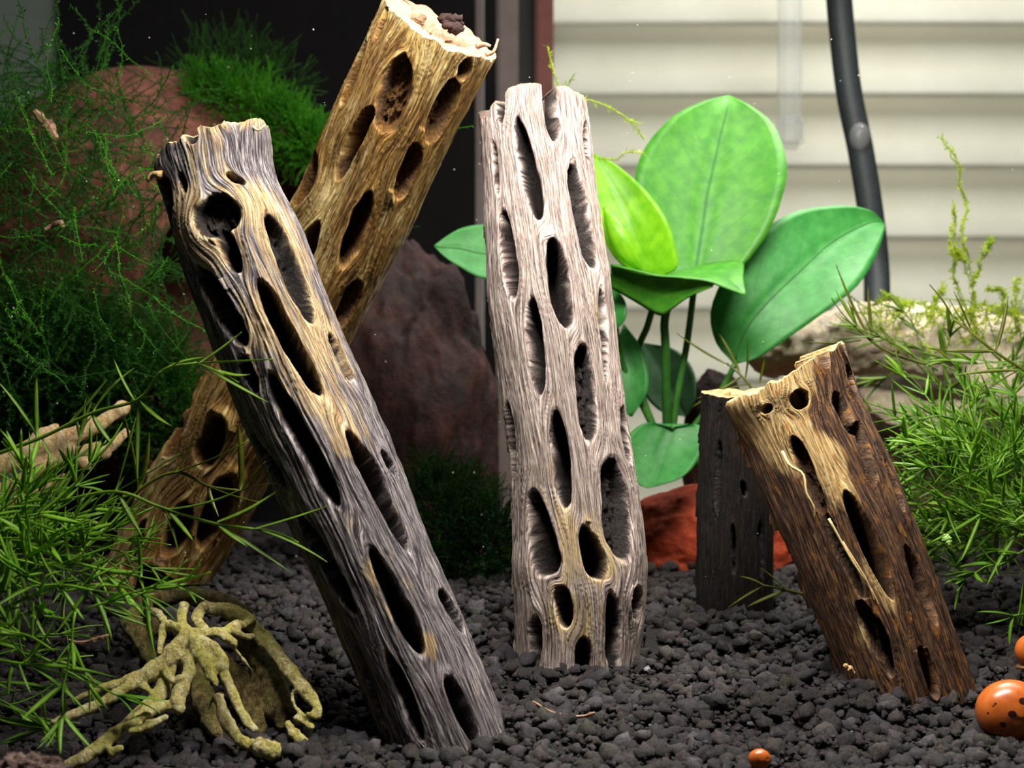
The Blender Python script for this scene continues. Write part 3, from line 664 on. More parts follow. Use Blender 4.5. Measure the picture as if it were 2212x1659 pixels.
# ------------------------------------------------------------------ rocks, clay pot, horizontal branch at right
IV3, IF3 = ico(6)
def rock(name, label, cat, centre, size, mat, seed, amp=0.35, freq=1.3, cut=None):
    """lumpy stone; size in cm half extents"""
    p = IV3*1.0
    n = fbm(p[:, 0]*freq+seed, p[:, 1]*freq, seed, 5, p[:, 2]*freq)-0.5
    rid = 1-np.abs(fbm(p[:, 0]*2.2+seed, p[:, 1]*2.2, seed+3, 4, p[:, 2]*2.2)-0.5)*2
    r = 1+amp*2*n+0.10*(rid-0.7)
    V = p*r[:, None]*np.array(size)+np.array(centre)
    o = mesh_from(name, V, IF3, mat)
    rebase(o, (centre[0], centre[1], centre[2]-size[2]))
    return tag(o, label, cat)
def stone_mat(name, a, b, c, rough=0.7):
    t = NT(name); obj = t.n('ShaderNodeTexCoord').outputs['Object']
    n = t.noise(obj, 0.8, 7, 0.62); n2 = t.noise(obj, 5, 6, 0.7)
    col = t.ramp(t.math('ADD', t.math('MULTIPLY', n, 0.6), t.math('MULTIPLY', n2, 0.4)), [(0.36, a), (0.5, b), (0.63, c)])
    return t.fin(col, rough, 0.3, t.bump(t.math('ADD', n, t.math('MULTIPLY', n2, 0.5)), 0.8, 0.15))
M_clay = stone_mat('terracotta', rgb(58, 34, 26), rgb(104, 60, 46), rgb(140, 88, 70))
M_redrock = stone_mat('dark_red_stone', rgb(18, 9, 7), rgb(38, 18, 14), rgb(66, 33, 26))
M_red = stone_mat('brick_red_stone', rgb(110, 36, 16), rgb(160, 58, 28), rgb(186, 82, 46))
c = at(895, 800, 41.5); rock('red_stone', 'large dark red-brown stone in the shade behind the middle logs', 'stone', (c.x-0.2, c.y+1.2, 5.0), (2.7, 2.0, 6.2), M_redrock, 4, 0.34, 1.7)
c = at(1545, 1090, 40.0); rock('red_stone', 'brick red stone under the broad-leaved plant', 'stone', (c.x, c.y, 2.2), (2.7, 1.5, 1.55), M_red, 9, 0.22, 1.2)
c = at(1545, 820, 42.6); rock('red_stone', 'small maroon stone peeking over the short brown log', 'stone', (c.x, c.y, 4.2), (1.0, 0.9, 2.9), M_redrock, 13, 0.22, 1.2)

M_olive = stone_mat('dark_hollow_filler', rgb(24, 20, 12), rgb(58, 48, 28), rgb(92, 72, 42))
c = at(2060, 960, 44.5); rock('hollow_filler', 'dark olive-brown mass added to fill the dark hollow under the pale branch behind the right waterweed', 'stone', (c.x-0.3, c.y, 4.1), (3.9, 1.4, 3.4), M_olive, 27, 0.25, 1.5)  # dark mass added to close the dark hollow under the branch

# clay pot lying on its side: lathe with thick wall and rim
def pot(name, label, mat, loc, axis, prof, seg=96):
    A = Vector(axis).normalized(); U = Vector((0, 0, 1)); U = (U-A*U.dot(A)).normalized(); W = A.cross(U)
    V = []; Fc = []
    for (h, r) in prof:
        for k in range(seg):
            a = 2*math.pi*k/seg; rr = r*(1+0.015*math.sin(3*a+h))
            V.append(Vector(loc)+A*h+(U*math.cos(a)+W*math.sin(a))*rr)
    n = len(prof)
    for i in range(n-1):
        for k in range(seg):
            k2 = (k+1) % seg; Fc.append((i*seg+k, i*seg+k2, (i+1)*seg+k2, (i+1)*seg+k))
    o = mesh_from(name, V, Fc, mat); rebase(o, Vector(loc)-Vector((0, 0, prof[2][1]))); return tag(o, label, 'pot')
pc = at(330, 620, 46.5)
pot('clay_pot', 'big terracotta pot lying on its side behind the mossy strands at left', M_clay, pc, (0.86, -0.42, -0.30),
    [(-4.4, 0.05), (-4.4, 3.6), (-4.2, 4.6), (-3.2, 6.2), (-1.4, 7.0), (0.6, 7.05), (2.4, 6.6), (3.9, 5.9), (4.2, 5.95), (4.3, 5.85), (4.25, 5.55), (3.9, 5.45), (2.2, 6.1), (0.6, 6.5), (-1.4, 6.4), (-3.0, 5.6), (-4.0, 4.0), (-4.1, 0.05)])

# pale mossy branch lying across the right rear
M_mb = tinted_wood('pale_mossy_branch', rgb(222, 178, 136), rgb(248, 230, 202), rgb(253, 247, 234), rgb(240, 224, 170), 0.3, 0.6)
fused('pale_driftwood_branch', [
    [(1650, 765, 42.2, 52), (1760, 742, 41.8, 70), (1920, 728, 41.2, 80), (2080, 745, 40.6, 80), (2330, 770, 40, 84)],
    [(1700, 760, 42.0, 40), (1880, 770, 41.2, 36), (1990, 790, 40.6, 22)], [(2080, 750, 40.3, 50), (2160, 830, 39.8, 50), (2260, 890, 39.4, 50)],
    [(1860, 850, 42.0, 30), (1980, 900, 41.6, 40), (2100, 900, 41.0, 36), (2230, 900, 40.5, 40)], [(1980, 690, 41.2, 30), (2120, 690, 40.9, 30)]],
    M_mb, 0.10, 21, 0.12, 'thick cream driftwood branch lying across the right rear under moss', 'driftwood', base=at(1900, 900, 41))

# ------------------------------------------------------------------ broad-leaved plant
L_mid = leaf_mat('leaf_mid_green', rgb(64, 142, 34), rgb(88, 166, 44), 0.38, 0.42, rgb(50, 120, 48))
L_cool = leaf_mat('leaf_cool_green', rgb(50, 138, 54), rgb(72, 160, 72), 0.35, 0.42, rgb(44, 124, 60))
L_young = leaf_mat('leaf_young_green', rgb(124, 196, 28), rgb(158, 218, 44), 0.45, 0.30, rgb(104, 180, 30))
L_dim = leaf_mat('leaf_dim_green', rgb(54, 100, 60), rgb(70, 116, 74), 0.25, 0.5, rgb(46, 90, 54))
L_rib = leaf_mat('midrib_green', rgb(48, 118, 44), rgb(62, 134, 52), 0.2, 0.5)
L_stem = leaf_mat('stem_green', rgb(44, 96, 34), rgb(62, 118, 42), 0.1, 0.4)
plant_base = at(1442, 985, 39.0)
plant = empty('broad_leaf_plant', plant_base); tag(plant, 'green broad-leaved water plant growing behind the tall pale log', 'plant')
def leaf_patch(L, R, mat, bulge=0.3, wave=0.05, n=26, m=14, name='leaf', thick=0.045, rib=0.0):
    """L and R: pixel edge polylines (px, py, depth) from base to tip"""
    a = np.array(px_path(L, n)); b = np.array(px_path(R, n)); V = []; UV = []
    for layer in (0, 1):
        for i in range(n):
            s = i/(n-1); e = b[i]-a[i]; w = np.linalg.norm(e)
            tg = (a[min(i+1, n-1)]+b[min(i+1, n-1)]-a[max(i-1, 0)]-b[max(i-1, 0)]); nn = np.cross(e, tg); nl = np.linalg.norm(nn)
            nn = nn/nl if nl > 1e-6 else np.array([0, -1, 0.])
            if nn[1] > 0: nn = -nn
            for j in range(m+1):
                t_ = j/m; x = 2*t_-1
                off = bulge*w*0.25*(-(1-x*x)+0.0) + 0.05*w*abs(x)**0.5*0 + wave*w*0.2*math.sin(s*11+x*2.0)*abs(x)**2
                groove = -0.045*w*math.exp(-(x/0.10)**2)*(1-s*0.7)
                p = a[i]+e*t_ + nn*(off+groove) - nn*(thick*layer*min(1, w*3))
                V.append(p - np.array(plant_base)); UV.append((s, x, 0))
    Fc = []; k = m+1; N = n*k
    for i in range(n-1):
        for j in range(m):
            q = i*k+j; Fc.append((q, q+1, q+k+1, q+k)); Fc.append((N+q+k, N+q+k+1, N+q+1, N+q))
    for i in range(n-1):
        for j in (0, m):
            q = i*k+j; Fc.append((q, q+k, N+q+k, N+q) if j == 0 else (N+q, N+q+k, q+k, q))
    for j in range(m):
        Fc.append((j+1, j, N+j, N+j+1)); q = (n-1)*k+j; Fc.append((q, q+1, N+q+1, N+q))
    lo = mesh_from(name, V, Fc, mat, plant, True, {'leafuv': ('FLOAT_VECTOR', UV)})
    if rib:
        mid = [Vector(V[i*k+m//2])+Vector((0, -0.012, 0)) for i in range(1, n-2)]
        rv, rf = tube_arrays(mid, list(np.linspace(rib, rib*0.3, len(mid))), 6); mesh_from('midrib', rv, rf, L_rib, lo)
    return lo
def stem_part(pts, r0, r1, mat, name='stem', parent=plant, org=plant_base, n=18):
    P = px_path(pts, n); v, f = tube_arrays([p-Vector(org) for p in P], list(np.linspace(r0, r1, n)), 9)
    return mesh_from(name, v, f, mat, parent)
# upright big leaf
leaf_patch([(1500, 606, 38.3), (1420, 560, 38.4), (1378, 470, 38.6), (1372, 380, 38.8), (1398, 310, 39.1), (1455, 250, 39.4), (1520, 219, 39.7), (1572, 206, 39.9)],
           [(1506, 606, 38.3), (1590, 585, 38.2), (1660, 500, 38.2), (1694, 410, 38.4), (1698, 345, 38.7), (1672, 270, 39.2), (1625, 230, 39.5), (1576, 206, 39.9)], L_mid, 0.45, 0.05, rib=0.045)
# leaf reaching right
leaf_patch([(1583, 784, 38.6), (1546, 740, 38.6), (1535, 670, 38.5), (1570, 590, 38.6), (1640, 505, 38.9), (1720, 455, 39.2), (1820, 444, 39.5), (1880, 455, 39.6), (1908, 478, 39.6)],
           [(1592, 786, 38.6), (1640, 772, 38.4), (1700, 732, 38.2), (1770, 682, 38.1), (1845, 625, 38.3), (1884, 570, 38.8), (1905, 520, 39.2), (1911, 495, 39.5), (1910, 484, 39.6)], L_cool, 0.35, 0.08, rib=0.04)
# young yellow-green leaf, rolled, behind the pale log
yl = leaf_patch([(1400, 600, 37.6), (1340, 570, 37.4), (1300, 510, 37.2), (1270, 430, 37.3), (1262, 370, 37.6), (1278, 332, 37.9)],
           [(1420, 600, 37.6), (1462, 580, 37.2), (1460, 540, 37.1), (1440, 475, 37.1), (1398, 415, 37.3), (1340, 362, 37.6), (1284, 332, 37.9)], L_young, 0.55, 0.04)
yl['label'] = 'yellow-green young leaf'
# rolled inner flap of the young leaf
leaf_patch([(1385, 590, 37.0), (1335, 555, 36.8), (1310, 500, 36.8), (1302, 450, 37.0)], [(1392, 590, 37.0), (1372, 545, 36.6), (1345, 490, 36.6), (1306, 446, 37.0)], L_young, -0.9, 0.02, 16, 8)
# cupped leaf seen from below in front
leaf_patch([(1612, 638, 36.2), (1606, 600, 36.9), (1602, 566, 37.9), (1540, 566, 38.4), (1470, 580, 38.6), (1400, 578, 38.2), (1322, 570, 37.4)],
           [(1612, 638, 36.2), (1572, 622, 36.2), (1530, 606, 36.2), (1480, 600, 36.2), (1420, 594, 36.2), (1360, 582, 36.4), (1320, 571, 36.8)], L_mid, 0.1, 0.03, 22, 10)
leaf_patch([(1545, 612, 36.2), (1510, 604, 36.2), (1470, 600, 36.2), (1420, 595, 36.2), (1370, 584, 36.3), (1318, 572, 36.6)],
           [(1540, 620, 36.3), (1490, 642, 36.6), (1452, 668, 36.8), (1425, 682, 36.9), (1375, 655, 37.0), (1312, 618, 37.2)], L_mid, 0.5, 0.03, 22, 10)
# leaf to the left behind the pale log
leaf_patch([(938, 530, 39), (962, 512, 39.1), (1000, 492, 39.3), (1050, 484, 39.5), (1110, 490, 39.7), (1170, 530, 39.8)],
           [(938, 532, 39), (958, 552, 38.9), (990, 574, 38.9), (1040, 600, 38.9), (1110, 600, 39.2), (1172, 545, 39.8)], L_cool, 0.3, 0.06, rib=0.03)
# low leaf, back leaf, small side leaf
leaf_patch([(1450, 922, 38.0), (1390, 915, 38.0), (1345, 960, 37.6), (1350, 1020, 37.2), (1392, 1052, 36.9)], [(1455, 922, 38.0), (1510, 918, 38.0), (1520, 965, 37.7), (1480, 1025, 37.2), (1400, 1054, 36.9)], L_cool, 0.35, 0.04)
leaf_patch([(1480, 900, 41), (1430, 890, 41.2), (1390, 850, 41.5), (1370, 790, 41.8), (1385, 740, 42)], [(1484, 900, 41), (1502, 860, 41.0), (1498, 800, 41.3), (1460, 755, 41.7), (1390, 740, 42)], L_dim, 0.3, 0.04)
leaf_patch([(1330, 712, 37.6), (1305, 690, 37.6), (1300, 650, 37.8), (1318, 612, 38)], [(1332, 712, 37.6), (1350, 690, 37.4), (1350, 650, 37.5), (1322, 612, 38)], L_cool, 0.3, 0.02, 14, 8)
leaf_patch([(1360, 900, 38.6), (1330, 860, 38.6), (1325, 780, 38.8), (1345, 700, 39)], [(1366, 900, 38.6), (1400, 840, 38.5), (1390, 760, 38.7), (1349, 700, 39)], L_cool, 0.3, 0.02, 14, 8)
for pts, r0, r1 in (([(1442, 975, 38.9), (1440, 900, 38.6), (1438, 760, 38.0), (1436, 690, 37.4), (1450, 640, 37.0)], 0.13, 0.11),
                    ([(1448, 975, 38.9), (1462, 860, 38.8), (1484, 740, 38.7), (1497, 640, 38.6), (1503, 600, 38.35)], 0.10, 0.09),
                    ([(1446, 980, 38.9), (1500, 920, 38.9), (1560, 840, 38.8), (1588, 785, 38.6)], 0.09, 0.08),
                    ([(1436, 980, 38.9), (1400, 900, 38.9), (1350, 800, 38.8), (1335, 740, 38.3), (1332, 712, 37.7)], 0.10, 0.07),
                    ([(1434, 980, 38.9), (1372, 800, 39.2), (1400, 700, 38.6), (1415, 640, 37.9), (1408, 600, 37.6)], 0.10, 0.09),
                    ([(1430, 975, 39.0), (1360, 800, 40.2), (1260, 620, 40.0), (1172, 538, 39.8)], 0.10, 0.07),
                    ([(1452, 970, 38.8), (1460, 940, 38.4), (1452, 922, 38.0)], 0.07, 0.06)):
    stem_part(pts, r0, r1, L_stem)
stem_part([(1350, 985, 39.2), (1400, 990, 39.1), (1450, 985, 39.0), (1520, 1000, 38.9)], 0.24, 0.2, L_stem, 'rhizome')

# ------------------------------------------------------------------ hose with suction cup
m_rubber = flat_mat('black_rubber', rgb(40, 46, 48), 0.55, 0.4, 0.2, 5, 0.3, 0.03)
HD = 48.0
hp = px_path([(1808, -60, HD), (1818, 60, HD), (1834, 200, HD), (1860, 330, HD), (1882, 470, HD), (1893, 580, HD), (1895, 690, HD-1)], 40)
v, f = tube_arrays(hp, [0.44]*40, 14)
hose = mesh_from('air_hose', v, f, m_rubber); rebase(hose, hp[-1]); tag(hose, 'black rubber hose hanging in front of the white blind', 'hose')
t = NT('cloudy_silicone'); t.fin(rgb(150, 150, 150), 0.3, 0.5)
tp = t.n('ShaderNodeBsdfTransparent'); mx = t.n('ShaderNodeMixShader'); mx.inputs[0].default_value = 0.35
t.l(tp.outputs[0], mx.inputs[1]); t.l(t.bs.outputs[0], mx.inputs[2]); t.l(mx.outputs[0], t.out.inputs[0])
cc = at(1849, 302, HD)-Vector((0, 0.55, 0))-hp[-1]
V = []; Fc = []
for i, (h, r) in enumerate([(0.0, 0.36), (-0.1, 0.34), (-0.2, 0.26), (-0.28, 0.12), (-0.28, 0.01)]):
    for k in range(24): V.append(cc+Vector((math.cos(k*math.pi/12)*r, h, math.sin(k*math.pi/12)*r*1.35)))
for i in range(4):
    for k in range(24): Fc.append((i*24+k, i*24+(k+1) % 24, (i+1)*24+(k+1) % 24, (i+1)*24+k))
mesh_from('suction_cup', V, Fc, t.m, hose)['label'] = 'cloudy oval suction cup'

# ------------------------------------------------------------------ snails
t = NT('snail_shell'); st = t.attr('shell').outputs['Vector']; sp = t.n('ShaderNodeSeparateXYZ'); t.l(st, sp.inputs[0])
n = t.noise(t.n('ShaderNodeTexCoord').outputs['Object'], 3, 5, 0.6)
col = t.ramp(n, [(0.3, rgb(160, 72, 20)), (0.7, rgb(200, 108, 44))])
spots = t.ramp(sp.outputs[2], [(0.45, (0, 0, 0, 1)), (0.6, (1, 1, 1, 1))])
col = t.mix(spots, col, rgb(52, 26, 14)); m_snail = t.fin(col, 0.28, 0.55, t.bump(n, 0.15, 0.03))
def snail(label, px, py, d, rpx, tilt, spotdirs, name='snail'):
    c = at(px, py, d); r = rpx/F*d
    p = IV3.copy(); ang = np.arctan2(p[:, 2], p[:, 0])
    # dome with a low spire and a coiled seam
    rr = 1+0.05*np.cos(ang*1-0.8) - 0.05*np.exp(-((p[:, 0]-0.62)**2+(p[:, 2]-0.2)**2)/0.02)
    V = p*rr[:, None]*np.array([1.12, 0.86, 0.98])*r
    sp_ = np.zeros(len(p))
    for (sx, sz, ss) in spotdirs:
        dv = np.array([sx, -math.sqrt(max(0.02, 1-sx*sx-sz*sz)), sz]); dist = np.linalg.norm(p-dv, axis=1); sp_ = np.maximum(sp_, 1-sstep(ss*0.7, ss*1.15, dist))
    e = empty(name, (c.x, c.y, c.z-r)); tag(e, label, 'snail', 'orange snails on the gravel')
    o = mesh_from('shell', V+np.array([0, 0, r]), IF3, m_snail, e, True, {'shell': ('FLOAT_VECTOR', np.stack([ang, p[:, 1], sp_], -1))})
    o.rotation_euler = (0, 0, 0)
    # foot: flattened body under the aperture
    fV = IV*np.array([0.95, 0.6, 0.22])*r+np.array([-0.1*r, 0.1*r, 0.16*r]); mesh_from('foot', fV, IF, m_foot, e)
    return e
m_foot = flat_mat('snail_foot', rgb(120, 78, 44), 0.4, 0.5)
snail('large orange snail with black spots at the right edge', 2182, 1538, 25.8, 68, 0,
      [(0.12, 0.50, 0.13), (-0.20, 0.12, 0.13), (-0.44, -0.25, 0.11), (-0.60, 0.40, 0.05), (-0.66, 0.33, 0.04), (-0.80, 0.08, 0.05), (0.45, 0.72, 0.12), (0.75, 0.3, 0.1)])
snail('orange snail half hidden at the right edge under the waterweed', 2236, 1408, 28.0, 40, 0, [(-0.3, 0.3, 0.12)])
snail('tiny amber snail among the foreground gravel', 1640, 1640, 23.4, 22, 0, [(-0.9, -0.4, 0.05)])

# ------------------------------------------------------------------ waterweed: sprigs with narrow leaves
G_front = leaf_mat('weed_green', rgb(78, 112, 22), rgb(122, 156, 48), 0.45, 0.4, None, 0.4, 1.2)
G_bright = leaf_mat('weed_bright_green', rgb(84, 136, 20), rgb(132, 178, 50), 0.45, 0.4, None, 0.4, 1.2)
G_olive = leaf_mat('weed_olive', rgb(78, 88, 14), rgb(116, 124, 30), 0.4, 0.4, None, 0.4, 1.2)
def blade(bend, n=7, width=0.055, twist=0.0):
    """unit leaf along +X, V section with thickness"""
    V = []; Fc = []
    for i in range(n):
        s = i/(n-1); w = width*(math.sin(math.pi*min(1, s*0.93+0.07))**0.55)*(1-0.25*s); z = bend*s*s; y = twist*s*s
        V += [(s, y-w, z+w*0.35), (s, y, z-0.012), (s, y+w, z+w*0.35), (s, y, z+0.010)]
    for i in range(n-1):
        for k in range(4): Fc.append((i*4+k, i*4+(k+1) % 4, (i+1)*4+(k+1) % 4, (i+1)*4+k))
    Fc.append((0, 1, 2, 3)); Fc.append(tuple((n-1)*4+k for k in (3, 2, 1, 0)))
    return np.array(V), Fc
BL = [blade(b, 7, w, tw) for b, w, tw in ((0.05, 0.05, 0.05), (0.16, 0.046, -0.06), (-0.10, 0.055, 0.10), (0.26, 0.05, 0.0), (-0.2, 0.044, -0.1), (0.0, 0.06, 0.15))]
BM = {}
def blade_mesh(k, mat):
    key = (k, mat.name)
    if key not in BM:
        o = mesh_from('leaf', BL[k][0], BL[k][1], mat); BM[key] = o.data; bpy.data.objects.remove(o)
    return BM[key]
def frame(d, roll):
    d = Vector(d).normalized(); up = Vector((0, -0.4, 1)); y = up.cross(d)
    if y.length < 1e-3: y = Vector((0, 1, 0))
    y.normalize(); z = d.cross(y); M = Matrix((d, y, z)).transposed()
    return M @ Matrix.Rotation(roll, 3, 'X')
def auto_leaves(P, rnd, L, per, step, tipfan=5):
    """whorls along a stem polyline -> list of (pos, dir, length)"""
    out = []; acc = step*0.4; n = len(P)
    for i in range(1, n):
        seg = (P[i]-P[i-1]).length; acc += seg
        if acc >= step or i == n-1:
            acc = 0; T = (P[i]-P[i-1]).normalized(); k = tipfan if i == n-1 else per
            for j in range(k):
                r = Vector((rnd.uniform(-1, 1), rnd.uniform(-1, 1), rnd.uniform(-0.7, 1))); r -= T*r.dot(T)
                if r.length < 0.2: r = Vector((0.3, 0.3, 1))
                r.normalize(); sp_ = rnd.uniform(0.25, 0.7) if i == n-1 else rnd.uniform(0.5, 1.15)
                out.append((P[i], T+r*sp_, L*rnd.uniform(0.65, 1.15)))
    return out
def sprig(label, pts, mat, L=0.95, per=3, step=0.8, leaves=None, seed=1, r=0.035, group='waterweed sprigs'):
    rnd = random.Random(seed)
    P = px_path(pts, 4*len(pts)+4); base = P[0]
    e = empty('waterweed_sprig', base); tag(e, label, 'water plant', group)
    v, f = tube_arrays([p-base for p in P], list(np.linspace(r, r*0.7, len(P))), 6); mesh_from('stem', v, f, mat, e)
    lv = auto_leaves(P, rnd, L, per, step) if leaves is None else []
    if leaves:
        for (ax, ay, ad, bx, by, bd) in leaves:
            a = at(ax, ay, ad); b = at(bx, by, bd); lv.append((a, b-a, (b-a).length))
    for (p, d, l) in lv:
        o = bpy.data.objects.new('leaf', blade_mesh(rnd.randrange(6), mat)); COL.objects.link(o); o.parent = e
        o.location = p-base; o.rotation_euler = frame(d, rnd.uniform(-0.7, 0.7)).to_euler(); w = rnd.uniform(0.85, 1.25)*min(1.0, 0.95/max(l, 0.3))
        o.scale = (l, l*w, l*w)
    return e
def tangle(name, label, cat, specs, mat, seed, parent=None):
    """many sprigs joined as uncountable growth; specs: list of (stem points world, L, per, step)"""
    rnd = random.Random(seed); V = []; Fc = []; off = 0
    for (P, L, per, step, r) in specs:
        v, f = tube_arrays(P, list(np.linspace(r, r*0.7, len(P))), 5); V += [tuple(x) for x in v]; Fc += [tuple(a+off for a in q) for q in f]; off = len(V)
        for (p, d, l) in auto_leaves(P, rnd, L, per, step):
            bv, bf = BL[rnd.randrange(6)]; M = np.array(frame(d, rnd.uniform(-0.8, 0.8))); w = rnd.uniform(0.9, 1.5)*min(1.0, 0.95/max(l, 0.3))
            vv_ = (bv*np.array([l, l*w, l*w])) @ M.T + np.array(p)
            V += [tuple(x) for x in vv_]; Fc += [tuple(a+off for a in q) for q in bf]; off = len(V)
    o = mesh_from(name, V, Fc, mat)
    return tag(o, label, cat, kind='stuff')

# left front sprigs, traced
sprig('waterweed sprig crossing the charcoal log just below its middle-left, tip fanned', [(-20, 985, 25.6), (90, 945, 25.6), (200, 892, 25.5), (300, 862, 25.4), (352, 800, 25.2), (425, 784, 25.0)], G_front, leaves=
      [(425, 784, 25, 590, 780, 24.6), (430, 785, 25, 535, 726, 24.8), (425, 784, 25, 510, 815, 24.4), (440, 792, 25, 575, 876, 24.4), (470, 800, 24.8, 545, 838, 24.3), (352, 800, 25.2, 428, 755, 25.0),
       (345, 805, 25.2, 420, 782, 24.9), (300, 862, 25.4, 362, 850, 25.2), (300, 862, 25.4, 360, 945, 25.0), (290, 865, 25.4, 235, 785, 25.6), (300, 870, 25.4, 290, 1040, 25.0), (200, 892, 25.5, 262, 780, 25.6),
       (200, 895, 25.5, 230, 970, 25.2), (80, 945, 25.6, 68, 805, 25.6), (80, 945, 25.6, 4, 810, 25.7), (90, 945, 25.6, 108, 1010, 25.4), (150, 915, 25.6, 235, 830, 25.5)], seed=2)
sprig('waterweed sprig pointing right across the charcoal log, lowest of those crossing it', [(120, 1085, 25.2), (250, 1062, 25.0), (345, 1095, 24.9), (460, 1130, 24.7), (548, 1143, 24.6)], G_front, leaves=
      [(548, 1143, 24.6, 716, 1103, 24.3), (548, 1143, 24.6, 714, 1186, 24.4), (548, 1143, 24.6, 655, 1147, 24.3), (470, 1132, 24.7, 626, 1236, 24.3), (470, 1132, 24.7, 520, 1185, 24.3), (360, 1100, 24.9, 520, 1095, 24.6),
       (360, 1100, 24.9, 425, 1178, 24.5), (350, 1098, 24.9, 400, 1185, 24.6), (250, 1062, 25.0, 300, 905, 24.9), (250, 1062, 25.0, 390, 985, 24.9), (255, 1065, 25.0, 300, 1160, 24.7), (470, 1128, 24.7, 612, 1088, 24.5)], seed=3)
sprig('waterweed sprig whose leaves reach up to the charcoal log at mid height', [(230, 1150, 26.2), (300, 1060, 26.1), (380, 1020, 26.0), (450, 1050, 26.0), (520, 1060, 26.0)], G_olive, leaves=
      [(380, 1020, 26, 545, 970, 25.8), (300, 1060, 26.1, 278, 890, 26.1), (380, 1020, 26, 440, 940, 26.0), (520, 1060, 26, 575, 1000, 25.8), (520, 1060, 26, 528, 915, 25.9), (520, 1060, 26, 588, 1035, 25.8), (450, 1050, 26, 460, 1120, 25.7), (450, 1050, 26, 555, 1100, 25.8), (300, 1060, 26.1, 340, 940, 26)], seed=4)
sprig('waterweed sprig with long flat leaf lying above the olive lattice wood', [(60, 1180, 24.8), (150, 1210, 24.6), (220, 1230, 24.5), (305, 1246, 24.4)], G_bright, leaves=
      [(305, 1246, 24.4, 448, 1270, 24.3), (220, 1230, 24.5, 300, 1250, 24.3), (300, 1250, 24.4, 345, 1330, 24.1), (220, 1230, 24.5, 320, 1340, 24.1), (150, 1210, 24.6, 260, 1180, 24.5), (305, 1246, 24.4, 300, 1150, 24.4), (305, 1250, 24.4, 330, 1420, 24.0), (150, 1212, 24.6, 120, 1100, 24.6), (200, 1226, 24.5, 240, 1290, 24.3)], seed=5)
sprig('waterweed sprig spreading its leaves over the left tips of the lattice wood', [(-30, 1420, 23.8), (20, 1430, 23.7), (60, 1435, 23.6)], G_bright, leaves=
      [(60, 1435, 23.6, 250, 1440, 23.4), (60, 1435, 23.6, 225, 1475, 23.3), (60, 1435, 23.6, 200, 1510, 23.2), (60, 1435, 23.6, 120, 1395, 23.5), (55, 1430, 23.6, 150, 1340, 23.6), (50, 1430, 23.6, 100, 1385, 23.5), (40, 1430, 23.6, 60, 1500, 23.3), (30, 1430, 23.7, 5, 1500, 23.4)], seed=6)
sprig('waterweed sprig fanning out at the lower left corner above the brown debris', [(130, 1600, 23.4), (95, 1575, 23.4)], G_bright, leaves=
      [(95, 1570, 23.4, 0, 1505, 23.4), (95, 1570, 23.4, -10, 1545, 23.4), (95, 1575, 23.4, 0, 1590, 23.3), (92, 1575, 23.4, 10, 1615, 23.3), (95, 1570, 23.4, 60, 1520, 23.3), (100, 1565, 23.4, 90, 1490, 23.3), (95, 1575, 23.4, -15, 1570, 23.4)], seed=7)
sprig('waterweed sprig arching over the bare gravel left of the lattice wood', [(-20, 1330, 24.2), (60, 1290, 24.1), (130, 1265, 24.0), (200, 1275, 23.9)], G_bright, leaves=
      [(200, 1275, 23.9, 335, 1300, 23.7), (200, 1275, 23.9, 300, 1340, 23.7), (200, 1275, 23.9, 255, 1390, 23.6), (130, 1265, 24, 180, 1350, 23.8), (130, 1265, 24, 210, 1190, 24), (60, 1290, 24.1, 90, 1400, 23.9), (60, 1290, 24.1, 20, 1170, 24.1), (130, 1265, 24, 60, 1190, 24.1), (200, 1275, 23.9, 250, 1240, 23.8), (190, 1275, 23.9, 120, 1370, 23.7)], seed=8)
# right rear sprigs
sprig('waterweed sprig crossing the pale branch just right of the short brown log', [(2010, 790, 33.5), (1930, 765, 33.7), (1880, 735, 33.8), (1850, 700, 34)], G_olive, leaves=
      [(1880, 735, 33.8, 1780, 665, 34), (1880, 735, 33.8, 1790, 585, 34.2), (1885, 735, 33.8, 1870, 620, 34), (1900, 708, 33.8, 1960, 785, 33.4), (1850, 700, 34, 1830, 650, 34), (1890, 735, 33.8, 1830, 715, 33.6), (1860, 735, 33.8, 1740, 760, 33.8), (1930, 765, 33.7, 1990, 720, 33.5)], seed=11, L=1.0)
sprig('waterweed leaf cluster poking up left of the short brown log', [(1640, 860, 36), (1605, 815, 36.2), (1570, 785, 36.4)], G_olive, leaves=
      [(1575, 790, 36.4, 1455, 735, 36.6), (1600, 810, 36.3, 1560, 715, 36.5), (1620, 830, 36.1, 1500, 850, 36.2), (1640, 830, 36, 1655, 770, 36), (1600, 815, 36.2, 1500, 880, 36), (1610, 820, 36.2, 1630, 740, 36)], seed=12)
sprig('waterweed sprig reaching left from the right edge over the pale branch', [(2250, 830, 31), (2212, 800, 31.2), (2150, 760, 31.4), (2100, 720, 31.6), (2060, 690, 31.8)], G_olive, leaves=
      [(2150, 760, 31.4, 2020, 745, 31.2), (2150, 760, 31.4, 2010, 770, 31), (2100, 720, 31.6, 2040, 655, 31.8), (2100, 720, 31.6, 2060, 630, 31.8), (2200, 800, 31.2, 2060, 800, 30.8), (2150, 760, 31.4, 2190, 640, 31.6), (2200, 800, 31.2, 2090, 860, 30.8), (2060, 690, 31.8, 2020, 610, 32)], seed=13)
